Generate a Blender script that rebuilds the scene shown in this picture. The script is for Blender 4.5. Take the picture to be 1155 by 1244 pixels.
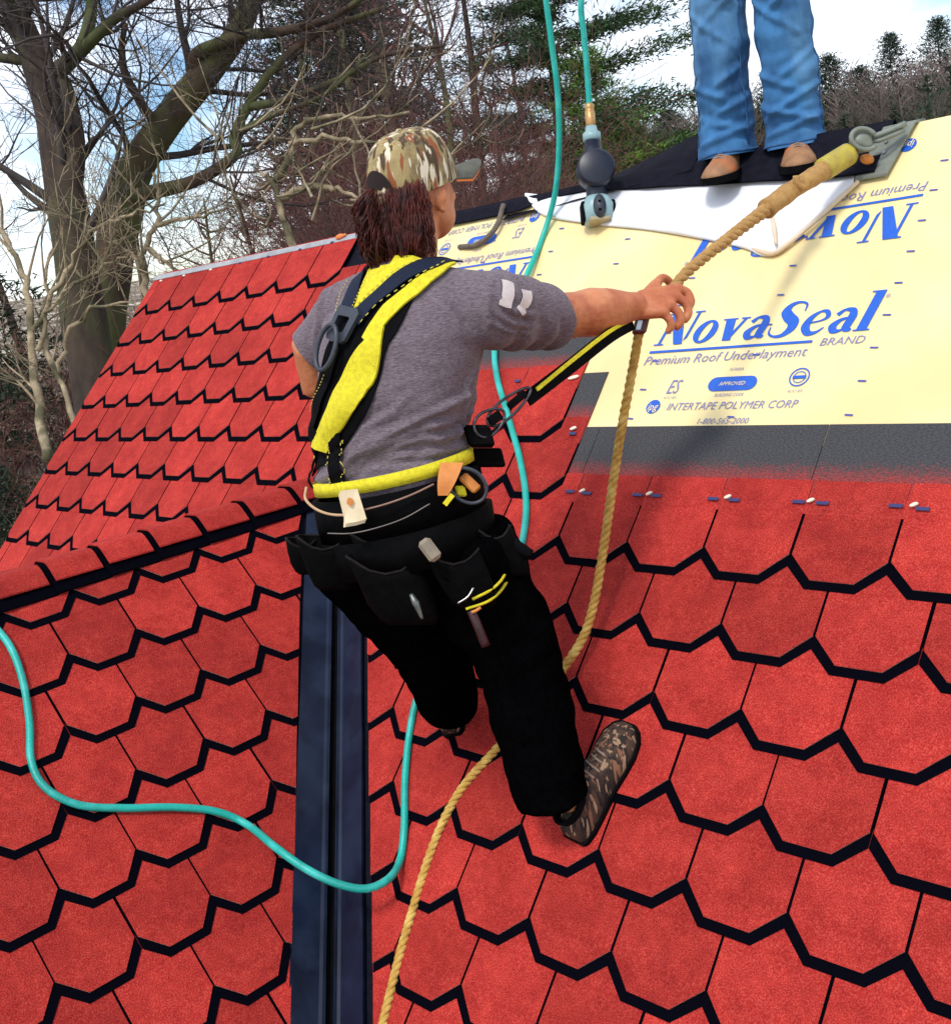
import bpy, bmesh, math, random
import numpy as np
from mathutils import Vector, Matrix, noise, Quaternion
from mathutils.bvhtree import BVHTree

random.seed(7)
rng = np.random.default_rng(7)
scene = bpy.context.scene
for o in list(bpy.data.objects):
    bpy.data.objects.remove(o)
COL = scene.collection

# ------------------------------------------------------------------ camera
cam_data = bpy.data.cameras.new('camera')
cam = bpy.data.objects.new('camera', cam_data)
COL.objects.link(cam)
cam_data.sensor_fit = 'HORIZONTAL'
cam_data.sensor_width = 36.0
cam_data.lens = 36.0 * 1350.0 / 1155.0
cam_data.clip_start = 0.05
cam_data.clip_end = 2000
cam.matrix_world = Matrix(((0.70236, -0.04629, 0.71032, 2.38564), (0.69279, 0.27369, -0.66719, -2.33129), (-0.16352, 0.96070, 0.22429, 0.84527), (0, 0, 0, 1)))
scene.camera = cam

# ------------------------------------------------------------------ world, sun, exposure
SUN_ELEV, SUN_ROT = math.radians(55), math.radians(162)
world = bpy.data.worlds.new('World')
scene.world = world
world.use_nodes = True
nt = world.node_tree
nt.nodes.clear()
out = nt.nodes.new('ShaderNodeOutputWorld')
bg = nt.nodes.new('ShaderNodeBackground')
sky = nt.nodes.new('ShaderNodeTexSky')
sky.sky_type = 'NISHITA'
sky.sun_disc = False
sky.sun_elevation = SUN_ELEV
sky.sun_rotation = SUN_ROT
sky.dust_density = 0.4
sky.ozone_density = 2.5
tc = nt.nodes.new('ShaderNodeTexCoord')
mp = nt.nodes.new('ShaderNodeMapping')
mp.inputs['Location'].default_value = (5.4, 4.35, 1.7)
mp.inputs['Scale'].default_value = (2.2, 2.2, 4.5)
nz = nt.nodes.new('ShaderNodeTexNoise')
nz.inputs['Scale'].default_value = 1.6
nz.inputs['Detail'].default_value = 7
nz.inputs['Roughness'].default_value = 0.55
ramp = nt.nodes.new('ShaderNodeValToRGB')
ramp.color_ramp.elements[0].position = 0.395
ramp.color_ramp.elements[1].position = 0.60
mixc = nt.nodes.new('ShaderNodeMixRGB')
mixc.inputs['Color2'].default_value = (10.0, 10.1, 10.6, 1)      # bright cloud, in the units of the sky
L = nt.links.new
L(tc.outputs['Generated'], mp.inputs['Vector'])
L(mp.outputs['Vector'], nz.inputs['Vector'])
L(nz.outputs['Fac'], ramp.inputs['Fac'])
L(ramp.outputs['Color'], mixc.inputs['Fac'])
hs = nt.nodes.new('ShaderNodeHueSaturation')
hs.inputs['Saturation'].default_value = 1.2
L(sky.outputs['Color'], hs.inputs['Color'])
L(hs.outputs['Color'], mixc.inputs['Color1'])
L(mixc.outputs['Color'], bg.inputs['Color'])
bg.inputs['Strength'].default_value = 0.105
L(bg.outputs['Background'], out.inputs['Surface'])

sun_data = bpy.data.lights.new('sun', 'SUN')
sun_data.energy = 1.5
sun_data.angle = math.radians(12)
sun_data.color = (1.0, 0.95, 0.88)
sun = bpy.data.objects.new('sun', sun_data)
COL.objects.link(sun)
sd = Vector((math.sin(SUN_ROT) * math.cos(SUN_ELEV), math.cos(SUN_ROT) * math.cos(SUN_ELEV), math.sin(SUN_ELEV)))
sun.rotation_euler = (-sd).to_track_quat('-Z', 'Y').to_euler()
sun.location = sd * 30

scene.view_settings.view_transform = 'Standard'
scene.view_settings.look = 'None'
scene.view_settings.exposure = 0.68
scene.view_settings.gamma = 1.0
scene.view_settings.use_curve_mapping = False

# ------------------------------------------------------------------ helpers
def tag(o, label=None, cat=None, group=None, kind=None):
    if label: o['label'] = label
    if cat: o['category'] = cat
    if group: o['group'] = group
    if kind: o['kind'] = kind
    return o

def thing(name, label, cat, loc=(0, 0, 0), group=None):
    o = bpy.data.objects.new(name, None)
    o.empty_display_size = 0.1
    o.location = loc
    COL.objects.link(o)
    return tag(o, label, cat, group)

def link(name, me, parent=None, mats=(), mw=None):
    o = bpy.data.objects.new(name, me)
    COL.objects.link(o)
    if mats and not me.materials:
        for m in mats: me.materials.append(m)
    w = mw if mw is not None else Matrix.Identity(4)
    if parent is not None:
        o.parent = parent
        pw = WM.get(parent.name, Matrix.Translation(parent.location))
        o.matrix_parent_inverse = pw.inverted()
    o.matrix_basis = w
    WM[o.name] = w
    return o
WM = {}

class MB:
    """collects vertices and faces, then becomes one mesh object"""
    def __init__(self):
        self.v, self.f, self.m = [], [], []
    def add(self, vs, fs, mi=0):
        b = len(self.v)
        self.v.extend([tuple(p) for p in vs])
        self.f.extend([tuple(i + b for i in f) for f in fs])
        self.m.extend([mi] * len(fs))
    def rings(self, rings, mi=0, cap0=True, cap1=True, closed=True):
        n = len(rings[0]); b = len(self.v)
        for r in rings: self.v.extend([tuple(p) for p in r])
        k = n if closed else n - 1
        for i in range(len(rings) - 1):
            for j in range(k):
                a = b + i * n + j; c = b + i * n + (j + 1) % n
                self.f.append((a, c, c + n, a + n)); self.m.append(mi)
        if cap0 and closed: self.f.append(tuple(b + j for j in range(n))[::-1]); self.m.append(mi)
        if cap1 and closed: self.f.append(tuple(b + (len(rings) - 1) * n + j for j in range(n))); self.m.append(mi)
    def tube(self, pts, rad, n=8, mi=0, cap=True):
        pts = [Vector(p) for p in pts]
        if not hasattr(rad, '__len__'): rad = [rad] * len(pts)
        self.rings(tube_rings(pts, rad, n), mi, cap, cap)
    def box(self, c, ax, half, mi=0):
        c = Vector(c); ax = [Vector(a) for a in ax]
        vs = [c + ax[0] * half[0] * i + ax[1] * half[1] * j + ax[2] * half[2] * k
              for i in (-1, 1) for j in (-1, 1) for k in (-1, 1)]
        self.add(vs, [(0, 1, 3, 2), (4, 6, 7, 5), (0, 4, 5, 1), (2, 3, 7, 6), (0, 2, 6, 4), (1, 5, 7, 3)], mi)
    def prism(self, poly, nrm, h, mi=0, side=None):
        """polygon (list of points) extruded by h along nrm"""
        n = len(poly); nrm = Vector(nrm)
        a = [Vector(p) for p in poly]; t = [p + nrm * h for p in a]
        self.add(a + t, [tuple(range(n))[::-1], tuple(range(n, 2 * n))], mi)
        b = len(self.v) - 2 * n
        for i in range(n):
            j = (i + 1) % n
            self.f.append((b + i, b + j, b + n + j, b + n + i)); self.m.append(mi if side is None else side)
    def mesh(self, name, mats=(), smooth=False):
        me = bpy.data.meshes.new(name)
        me.from_pydata(self.v, [], self.f)
        for m in mats: me.materials.append(m)
        if len(mats) > 1: me.polygons.foreach_set('material_index', self.m)
        if smooth: me.polygons.foreach_set('use_smooth', [True] * len(me.polygons))
        me.update()
        return me
    def build(self, name, mats, parent=None, smooth=False):
        if not isinstance(mats, (list, tuple)): mats = [mats]
        return link(name, self.mesh(name, mats, smooth), parent)

def tube_rings(pts, rad, n):
    rings = []; N = len(pts)
    t0 = (pts[1] - pts[0]).normalized()
    ref = Vector((0, 0, 1)) if abs(t0.z) < 0.9 else Vector((1, 0, 0))
    x = t0.cross(ref).normalized()
    for i in range(N):
        t = (pts[min(i + 1, N - 1)] - pts[max(i - 1, 0)])
        t = t.normalized() if t.length > 1e-9 else t0
        x = (x - t * x.dot(t))
        x = x.normalized() if x.length > 1e-6 else t.orthogonal().normalized()
        y = t.cross(x)
        rings.append([pts[i] + (x * math.cos(2 * math.pi * j / n) + y * math.sin(2 * math.pi * j / n)) * rad[i] for j in range(n)])
    return rings

def smooth_path(pts, step=None, n=6):
    """Catmull-Rom through the points"""
    P = [Vector(p) for p in pts]
    P = [P[0] * 2 - P[1]] + P + [P[-1] * 2 - P[-2]]
    res = []
    for i in range(1, len(P) - 2):
        k = n if step is None else max(1, int((P[i + 1] - P[i]).length / step))
        for j in range(k):
            t = j / k
            a, b, c, d = P[i - 1], P[i], P[i + 1], P[i + 2]
            res.append(0.5 * ((2 * b) + (c - a) * t + (2 * a - 5 * b + 4 * c - d) * t * t + (3 * b - a - 3 * c + d) * t ** 3))
    res.append(P[-2].copy())
    return res

def remesh(name, mb, voxel, smooth=4, fac=0.5):
    """union of overlapping closed shells -> one continuous skin"""
    me = mb.mesh(name + '_raw')
    o = bpy.data.objects.new(name + '_raw', me)
    COL.objects.link(o)
    r = o.modifiers.new('r', 'REMESH'); r.mode = 'VOXEL'; r.voxel_size = voxel; r.use_smooth_shade = True
    if smooth:
        s = o.modifiers.new('s', 'SMOOTH'); s.iterations = smooth; s.factor = fac
    dg = bpy.context.evaluated_depsgraph_get()
    dg.update()
    res = bpy.data.meshes.new_from_object(o.evaluated_get(dg))
    res.name = name
    bpy.data.objects.remove(o)
    bpy.data.meshes.remove(me)
    return res

def capsule(mb, p0, r0, p1, r1, n=16, mi=0):
    p0, p1 = Vector(p0), Vector(p1)
    d = (p1 - p0).normalized()
    pts, rad = [], []
    for a in (80, 60, 40, 20):
        a = math.radians(a); pts.append(p0 - d * r0 * math.sin(a)); rad.append(r0 * math.cos(a))
    for t in (0, 0.25, 0.5, 0.75, 1): pts.append(p0.lerp(p1, t)); rad.append(r0 + (r1 - r0) * t)
    for a in (20, 40, 60, 80):
        a = math.radians(a); pts.append(p1 + d * r1 * math.sin(a)); rad.append(r1 * math.cos(a))
    mb.tube(pts, rad, n, mi)

def ellipsoid(mb, c, ax, rad, nu=20, nv=12, mi=0):
    c = Vector(c); ax = [Vector(a).normalized() for a in ax]
    rings = []
    for i in range(1, nv):
        th = math.pi * i / nv
        rings.append([c + ax[0] * rad[0] * math.sin(th) * math.cos(2 * math.pi * j / nu)
                      + ax[1] * rad[1] * math.sin(th) * math.sin(2 * math.pi * j / nu)
                      + ax[2] * rad[2] * math.cos(th) for j in range(nu)])
    mb.rings(rings, mi)

def limb(mb, pts, rads, n=18, mi=0):
    mb.tube(pts, rads, n, mi)

# ------------------------------------------------------------------ materials
def mat(name, c1, c2=None, scale=20, rough=0.7, metal=0.0, bump=0.0, bscale=None, stretch=(1, 1, 1),
        detail=4, lo=0.35, hi=0.65, rand=0.0, coords='Object', c3=None, s3=3, spec=0.5, sheen=0.0, bstretch=None):
    m = bpy.data.materials.new(name)
    m.use_nodes = True
    t = m.node_tree; b = t.nodes['Principled BSDF']
    b.inputs['Roughness'].default_value = rough
    b.inputs['Metallic'].default_value = metal
    b.inputs['Specular IOR Level'].default_value = spec
    if sheen: b.inputs['Sheen Weight'].default_value = sheen
    if c2 is None: c2 = tuple(x * 0.75 for x in c1)
    co = t.nodes.new('ShaderNodeTexCoord'); ma = t.nodes.new('ShaderNodeMapping')
    ma.inputs['Scale'].default_value = stretch
    t.links.new(co.outputs[coords], ma.inputs['Vector'])
    n = t.nodes.new('ShaderNodeTexNoise'); n.inputs['Scale'].default_value = scale; n.inputs['Detail'].default_value = detail
    n.inputs['Roughness'].default_value = 0.6
    t.links.new(ma.outputs['Vector'], n.inputs['Vector'])
    r = t.nodes.new('ShaderNodeValToRGB')
    r.color_ramp.elements[0].position = lo; r.color_ramp.elements[1].position = hi
    r.color_ramp.elements[0].color = (*c1, 1); r.color_ramp.elements[1].color = (*c2, 1)
    t.links.new(n.outputs['Fac'], r.inputs['Fac'])
    last = r.outputs['Color']
    if c3 is not None:
        n3 = t.nodes.new('ShaderNodeTexNoise'); n3.inputs['Scale'].default_value = s3; n3.inputs['Detail'].default_value = 5
        t.links.new(ma.outputs['Vector'], n3.inputs['Vector'])
        r3 = t.nodes.new('ShaderNodeValToRGB'); r3.color_ramp.elements[0].position = 0.48; r3.color_ramp.elements[1].position = 0.62
        t.links.new(n3.outputs['Fac'], r3.inputs['Fac'])
        mx = t.nodes.new('ShaderNodeMixRGB'); mx.inputs['Color2'].default_value = (*c3, 1)
        t.links.new(r3.outputs['Color'], mx.inputs['Fac']); t.links.new(last, mx.inputs['Color1'])
        last = mx.outputs['Color']
    if rand:
        oi = t.nodes.new('ShaderNodeObjectInfo'); mr = t.nodes.new('ShaderNodeMapRange')
        mr.inputs['To Min'].default_value = 1 - rand; mr.inputs['To Max'].default_value = 1 + rand
        t.links.new(oi.outputs['Random'], mr.inputs['Value'])
        mu = t.nodes.new('ShaderNodeMixRGB'); mu.blend_type = 'MULTIPLY'; mu.inputs['Fac'].default_value = 1
        t.links.new(last, mu.inputs['Color1']); t.links.new(mr.outputs['Result'], mu.inputs['Color2'])
        last = mu.outputs['Color']
    t.links.new(last, b.inputs['Base Color'])
    if bump:
        bn = t.nodes.new('ShaderNodeTexNoise'); bn.inputs['Scale'].default_value = bscale or scale; bn.inputs['Detail'].default_value = 5
        if bstretch:
            mb2 = t.nodes.new('ShaderNodeMapping'); mb2.inputs['Scale'].default_value = bstretch
            t.links.new(co.outputs[coords], mb2.inputs['Vector']); t.links.new(mb2.outputs['Vector'], bn.inputs['Vector'])
        else:
            t.links.new(ma.outputs['Vector'], bn.inputs['Vector'])
        bu = t.nodes.new('ShaderNodeBump'); bu.inputs['Strength'].default_value = bump; bu.inputs['Distance'].default_value = 0.01
        t.links.new(bn.outputs['Fac'], bu.inputs['Height']); t.links.new(bu.outputs['Normal'], b.inputs['Normal'])
    return m

M_RED = mat('red_granules', (0.45, 0.030, 0.022), (0.29, 0.013, 0.012), scale=210, rough=0.85, bump=0.5, bscale=380, rand=0.17,
            detail=8, lo=0.32, hi=0.68, c3=(0.52, 0.060, 0.046), s3=300, spec=0.15, coords='Object')
def weather(m):
    # handling scuffs and uneven granule batches: broad blotches differing from piece to piece
    t = m.node_tree; bs = t.nodes['Principled BSDF']; src = bs.inputs['Base Color'].links[0].from_socket
    co = t.nodes.new('ShaderNodeTexCoord'); oi = t.nodes.new('ShaderNodeObjectInfo')
    ad = t.nodes.new('ShaderNodeVectorMath'); ad.operation = 'ADD'
    t.links.new(co.outputs['Object'], ad.inputs[0]); t.links.new(oi.outputs['Location'], ad.inputs[1])
    for sc, lo_, hi_, c1_, c2_ in ((9, .35, .7, (.86, .80, .82, 1), (1.14, 1.22, 1.18, 1)), (38, .30, .72, (.88, .84, .86, 1), (1.12, 1.18, 1.15, 1))):
        n = t.nodes.new('ShaderNodeTexNoise'); n.inputs['Scale'].default_value = sc; n.inputs['Detail'].default_value = 4
        t.links.new(ad.outputs[0], n.inputs['Vector'])
        r = t.nodes.new('ShaderNodeValToRGB'); r.color_ramp.elements[0].position = lo_; r.color_ramp.elements[1].position = hi_
        r.color_ramp.elements[0].color = c1_; r.color_ramp.elements[1].color = c2_
        t.links.new(n.outputs['Fac'], r.inputs[0])
        mu = t.nodes.new('ShaderNodeMixRGB'); mu.blend_type = 'MULTIPLY'; mu.inputs[0].default_value = 1
        t.links.new(src, mu.inputs[1]); t.links.new(r.outputs[0], mu.inputs[2]); src = mu.outputs[0]
    t.links.new(src, bs.inputs['Base Color'])
weather(M_RED)
M_EDGE = mat('shingle_edge_highlight', (.60, .26, .20), (.42, .10, .08), scale=120, rough=.9)  # pale pink side faces paint a bright highlight along the tab edges
M_BLACKG = mat('black_granules', (0.0012, 0.0012, 0.0030), (0.0022, 0.0022, 0.0055), scale=300, rough=0.95, bump=0.3, bscale=400, spec=0.02)
M_FELT = mat('black_felt', (0.003, 0.003, 0.008), (0.007, 0.007, 0.014), scale=40, rough=0.85, bump=0.3, bscale=18, spec=0.12)
M_UNDER = mat('cream_underlayment', (0.87, 0.73, 0.38), (0.84, 0.67, 0.295), scale=3.5, rough=0.5, bump=0.28, bscale=5, detail=3,
              c3=(0.80, 0.60, 0.28), s3=1.6, lo=0.3, hi=0.75)
M_WHITE = mat('white_sheet', (0.82, 0.82, 0.84), (0.74, 0.74, 0.76), scale=8, rough=0.5, bump=0.1, bscale=5)
M_BLUEINK = mat('blue_ink', (0.006, 0.09, 0.50), (0.008, 0.11, 0.56), scale=60, rough=0.5)
M_GREYINK = mat('grey_blue_ink', (0.16, 0.17, 0.38), (0.26, 0.26, 0.45), scale=90, rough=0.5)
M_INKLINE = mat('thin_blue_ink', (0.03, 0.06, 0.32), (0.06, 0.09, 0.4), scale=90, rough=0.5)
M_METAL = mat('navy_painted_steel', (0.002, 0.0045, 0.014), (0.007, 0.014, 0.038), scale=3, rough=0.30, metal=0.0, bump=0.04, bscale=60, stretch=(1, 1, 1), spec=.26, c3=(.010, .018, .040), s3=7)  # soft lighter blotches in the navy imitate reflected light
M_BLACK = mat('flat_black', (0.002, 0.002, 0.0025), (0.004, 0.004, 0.005), scale=30, rough=0.8, spec=0.06)
M_NAIL = mat('bare_wood_chip', (0.85, 0.72, 0.55), (0.8, 0.66, 0.5), scale=20, rough=0.4)
M_DASH = mat('navy_sealant', (0.020, 0.022, 0.10), (0.03, 0.03, 0.14), scale=60, rough=0.5)
M_GREYG = mat('grey_trim', (0.36, 0.37, 0.38), (0.25, 0.26, 0.27), scale=14, rough=0.6)
M_WALL = mat('wall_boards', (0.35, 0.30, 0.24), (0.28, 0.24, 0.19), scale=6, rough=0.8, bump=0.2)

# ------------------------------------------------------------------ roof frames
# metres per shingle tab (u) and per course (v) on each slope, and the slope normals
uM = (0.25000, 0.00000, -0.00000)
vM = (-0.00000, -0.14347, -0.14426)
nM = (0.00000, -0.70904, 0.70516)
uL = (0.00851, 0.21660, -0.00000)
vL = (0.14355, -0.00564, -0.15034)
nL = (0.72244, -0.02838, 0.69085)
oL = (-0.76658, -1.09521, -0.10212)
uM, vM, nM, uL, vL, nL, oL = [Vector(a) for a in (uM, vM, nM, uL, vL, nL, oL)]
def R(u, v, h=0.0): return uM * u + vM * v + nM * h                     # main slope
def D(u, v, h=0.0): return oL + uL * u + vL * v + nL * h                # dormer slope

# ------------------------------------------------------------------ the roofer's body and clothes
RT = Vector((0.992, 0.125, 0)); FW = Vector((-0.125, 0.992, 0)); UP = Vector((0, 0, 1))
def ring(c, a, b, n=36, p=2.3, ax=RT, ay=FW):
    c = Vector(c); res = []
    for j in range(n):
        t = 2 * math.pi * j / n; ct, st = math.cos(t), math.sin(t)
        res.append(c + ax * a * math.copysign(abs(ct) ** (2 / p), ct) + ay * b * math.copysign(abs(st) ** (2 / p), st))
    return res
def torso(mb, k=0.0):
    mb.rings([ring(c, a + k, b + k) for c, a, b in [
        ((0.452, -0.745, 0.245), 0.188, 0.145), ((0.450, -0.748, 0.315), 0.186, 0.143), ((0.452, -0.742, 0.40), 0.180, 0.138),
        ((0.462, -0.725, 0.50), 0.186, 0.143), ((0.468, -0.700, 0.60), 0.198, 0.150), ((0.472, -0.675, 0.69), 0.204, 0.150),
        ((0.474, -0.655, 0.755), 0.190, 0.130), ((0.476, -0.640, 0.80), 0.150, 0.100), ((0.478, -0.628, 0.835), 0.088, 0.076),
        ((0.478, -0.622, 0.86), 0.068, 0.066)]])
R_SH = Vector((0.662, -0.572, 0.722)); R_SL = Vector((0.6254, -0.3376, 0.6692)); R_EL = Vector((0.6307, -0.2444, 0.6621)); R_WR = Vector((0.6803, -0.0601, 0.6522))
L_SH = Vector((0.285, -0.655, 0.745)); L_SL = Vector((0.1888, -0.7095, 0.6783)); L_EL = Vector((0.1677, -0.6956, 0.6080))

sm = MB(); torso(sm)
capsule(sm, R_SH, 0.086, R_SL, 0.070, 20)
capsule(sm, (0.56, -0.61, 0.762), 0.070, R_SH, 0.082, 20)
capsule(sm, (0.38, -0.64, 0.775), 0.078, L_SH, 0.088, 20)
capsule(sm, L_SH, 0.088, L_SL, 0.066, 20)
shirt_me = remesh('shirt', sm, 0.006, 10, 0.6)

def fold_shirt(me):
    n = len(me.vertices); co = np.empty(n * 3); me.vertices.foreach_get('co', co); co = co.reshape(-1, 3)
    no = np.empty(n * 3); me.vertices.foreach_get('normal', no); no = no.reshape(-1, 3)
    rt = co @ np.array(RT) - 0.37; z = co[:, 2]
    for i in range(n):
        p = Vector(co[i])
        w = max(0.0, min(1.0, (0.66 - p.z) / 0.24))
        # diagonal pull lines that gather at the hem, rising to the side with the arm
        s = p.z - 0.42 * rt[i]
        q = s * 58 + 2.2 * noise.noise(p * 7)
        d = (math.sin(q) ** 3) * 0.0125 * w * (0.65 + 0.8 * noise.noise(p * 5 + Vector((3, 1, 2))))
        d += 0.010 * noise.noise(p * 8) * (0.35 + w) + 0.0045 * noise.noise(p * 20) * (0.4 + w)
        a = (p - R_SH).dot((R_SL - R_SH).normalized())
        if (p - R_SH).dot(RT) > -0.06 and a > -0.02:
            d += 0.0075 * math.sin(a * 85 + 3.0 * noise.noise(p * 9) + p.z * 30) * min(1, (a + 0.02) * 12)
        co[i] += no[i] * d
    me.vertices.foreach_set('co', co.ravel()); me.update()
fold_shirt(shirt_me)
def crease(me, lines):
    n = len(me.vertices); co = np.empty(n * 3); me.vertices.foreach_get('co', co); co = co.reshape(-1, 3)
    no = np.empty(n * 3); me.vertices.foreach_get('normal', no); no = no.reshape(-1, 3)
    add = np.zeros(n)
    for pts, amp, wid in lines:
        P = np.array(smooth_path(pts, n=6)); best = np.full(n, 9.0); tt = np.zeros(n)
        for i in range(len(P) - 1):
            a, c = P[i], P[i + 1]; ab = c - a; t = np.clip(((co - a) @ ab) / (ab @ ab + 1e-12), 0, 1)
            d = np.linalg.norm(co - (a + t[:, None] * ab), axis=1); m = d < best; best[m] = d[m]; tt[m] = (i + t[m]) / (len(P) - 1)
        env = np.sin(np.pi * np.clip(tt, .04, .96)) ** .6
        add += amp * env * (np.exp(-(best / wid) ** 2) - .55 * np.exp(-(best / (wid * 2.3)) ** 2))
    co += no * add[:, None]; me.vertices.foreach_set('co', co.ravel()); me.update()
crease(shirt_me, [
    ([(0.6347, -0.6019, 0.5568), (0.6610, -0.7496, 0.5380), (0.6045, -0.8231, 0.5143), (0.5116, -0.8687, 0.4802)], .023, .010), ([(0.6064, -0.6062, 0.5062), (0.6454, -0.7671, 0.5047), (0.5798, -0.8309, 0.4894), (0.4756, -0.8786, 0.4621)], .020, .009),
    ([(0.6175, -0.6412, 0.4726), (0.6360, -0.7655, 0.4739), (0.5923, -0.8210, 0.4781), (0.5080, -0.8510, 0.4446)], .018, .008), ([(0.6203, -0.6671, 0.4413), (0.6255, -0.7747, 0.4454), (0.5802, -0.8287, 0.4510), (0.4848, -0.8594, 0.4279)], .019, .008),
    ([(0.6148, -0.6932, 0.4178), (0.6183, -0.7972, 0.4256), (0.5506, -0.8430, 0.4323), (0.4650, -0.8689, 0.4188)], .016, .008), ([(0.6189, -0.5592, 0.6235), (0.6569, -0.6633, 0.5684), (0.6297, -0.6733, 0.4983), (0.6281, -0.7009, 0.4402)], .016, .011),
    ([(0.6203, -0.7980, 0.5792), (0.5744, -0.8363, 0.5443), (0.5111, -0.8579, 0.5229)], .011, .010), ([(0.2633, -0.6887, 0.8318), (0.2758, -0.7448, 0.7623), (0.2614, -0.7547, 0.6978)], .016, .010), ([(0.2922, -0.6732, 0.8459), (0.3093, -0.7400, 0.7684), (0.3813, -0.8280, 0.6666)], .012, .009),
    ([(0.7247, -0.6231, 0.7307), (0.7374, -0.5895, 0.6895), (0.7081, -0.4689, 0.6614)], .016, .009), ([(0.7253, -0.6120, 0.7584), (0.7466, -0.5811, 0.7120), (0.7149, -0.4573, 0.6847)], .014, .009), ([(0.7192, -0.6303, 0.6974), (0.7279, -0.5841, 0.6682), (0.7191, -0.5117, 0.6495)], .014, .008),
    ([(0.7089, -0.6041, 0.7849), (0.7206, -0.6347, 0.7276), (0.7005, -0.6183, 0.6652)], .012, .010), ([(0.6254, -0.6808, 0.7862), (0.6759, -0.6776, 0.6943), (0.6685, -0.6175, 0.6492)], .008, .015), ([(0.5943, -0.7962, 0.6849), (0.6477, -0.7608, 0.6408), (0.6461, -0.6158, 0.6140)], .005, .02)])
# open the sleeves and hem: cut the shell where cloth ends
def cut_shell(me, planes):
    bm = bmesh.new(); bm.from_mesh(me)
    for co, no, rad in planes:
        co, no = Vector(co), Vector(no).normalized()
        near = [f for f in bm.faces if (f.calc_center_median() - co).length < rad * 1.2]
        es = {e for f in near for e in f.edges}; vs_ = {v for f in near for v in f.verts}
        bmesh.ops.bisect_plane(bm, geom=list(near) + list(es) + list(vs_), plane_co=co, plane_no=no, dist=1e-5)
        dead = [f for f in bm.faces if (f.calc_center_median() - co).dot(no) > 0 and (f.calc_center_median() - co).length < rad]
        bmesh.ops.delete(bm, geom=dead, context='FACES')
    bm.to_mesh(me); bm.free()
    for p in me.polygons: p.use_smooth = True
cut_shell(shirt_me, [(R_SL + (R_SL - R_SH).normalized() * 0.006, R_SL - R_SH, 0.16), (L_SL, L_SL - L_SH, 0.15),
                     ((0.478, -0.622, 0.842), (0, 0.25, 1), 0.2), ((0.45, -0.745, 0.365), (0.10, 0, -1), 0.6)])

R_HIP = Vector((0.5849, -0.6904, 0.1939)); R_KN = Vector((0.6225, -0.6204, -0.0739)); R_HEM = Vector((0.6556, -0.6131, -0.4468))
L_HIP = Vector((0.3580, -0.8106, 0.1981)); L_KN = Vector((0.3424, -0.6448, -0.0616)); L_HEM = Vector((0.2042, -0.4945, -0.3363))
tm = MB()
tm.rings([ring(c, a, b) for c, a, b in [((0.453, -0.745, 0.42), 0.172, 0.132), ((0.453, -0.745, 0.36), 0.178, 0.138), ((0.453, -0.748, 0.26), 0.186, 0.148),
    ((0.455, -0.748, 0.19), 0.190, 0.158), ((0.458, -0.735, 0.12), 0.165, 0.14)]])
def leg(mb, hip, kn, hem, rs):
    pts = smooth_path([hip + (hip - kn) * 0.15, hip, hip.lerp(kn, 0.5), kn, kn.lerp(hem, 0.5), hem], n=4)
    rr = np.interp(np.linspace(0, 1, len(pts)), np.linspace(0, 1, len(rs)), rs)
    mb.tube(pts, list(rr), 24)
leg(tm, R_HIP, R_KN, R_HEM, [0.115, 0.125, 0.118, 0.104, 0.097, 0.094])
leg(tm, L_HIP, L_KN, L_HEM, [0.112, 0.122, 0.115, 0.104, 0.092, 0.078])
trousers_me = remesh('trousers', tm, 0.010, 5, 0.6)
def fold_trousers(me, amp=1.0, f=1.0):
    n = len(me.vertices); co = np.empty(n * 3); me.vertices.foreach_get('co', co); co = co.reshape(-1, 3)
    no = np.empty(n * 3); me.vertices.foreach_get('normal', no); no = no.reshape(-1, 3)
    for i in range(n):
        p = Vector(co[i])
        q = Vector((p.x * 5, p.y * 5, p.z * 11)) * f
        d = 0.011 * noise.noise(q) + 0.0055 * noise.noise(q * 2.3) + 0.004 * abs(noise.noise(q * 1.7 + Vector((5, 2, 8))))
        co[i] += no[i] * d * amp
    me.vertices.foreach_set('co', co.ravel()); me.update()
fold_trousers(trousers_me)

# ------------------------------------------------------------------ the house
house = thing('house', 'house with red hexagonal shingle roof, half covered in yellow underlayment, with a small dormer', 'house', (-1.5, 0.9, -3.0))
U = Vector((0, 0, 1))
XM = uM.normalized(); YM = -vM.normalized()        # along the courses, up the slope
XL = uL.normalized(); YL = -vL.normalized()
MW = vM.length; ML = uM.length; LW = vL.length; LL = uL.length

# --- main slope: boarded deck under black felt
b = MB()
RIDGE_V = -6.93
poly = [R(-13.72, RIDGE_V, -.006), R(11, RIDGE_V, -.006), R(11, 9.6, -.006), R(-13.72, 9.6, -.006)]
b.prism(poly, -nM, 0.05)
main_roof = b.build('main_roof', [M_FELT], house)
# far slope, gable walls and eaves wall
b = MB()
rl, rr_ = R(-13.72, RIDGE_V, -.002), R(11, RIDGE_V, -.002)
mir = lambda p: Vector((p.x, 2 * rl.y - p.y, p.z))
b.prism([rl, mir(R(-13.72, 9.6, -.002)), mir(R(11, 9.6, -.002)), rr_], -U, 0.06)
b.build('far_roof_slope', [M_FELT], house)
b = MB()
ev = R(0, 9.2)
for x in (-3.36, 2.68):
    b.prism([(x, ev.y, -3.4), (x, ev.y, ev.z - .08), (x, rl.y, rl.z - .12), (x, 2 * rl.y - ev.y, ev.z - .08), (x, 2 * rl.y - ev.y, -3.4)], (0.05, 0, 0), 1)
b.box((-0.34, ev.y, (ev.z - .1 - 3.4) / 2), (RTX := Vector((1, 0, 0)), Vector((0, 1, 0)), U), (3.0, 0.04, (ev.z - .1 + 3.4) / 2))
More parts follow.
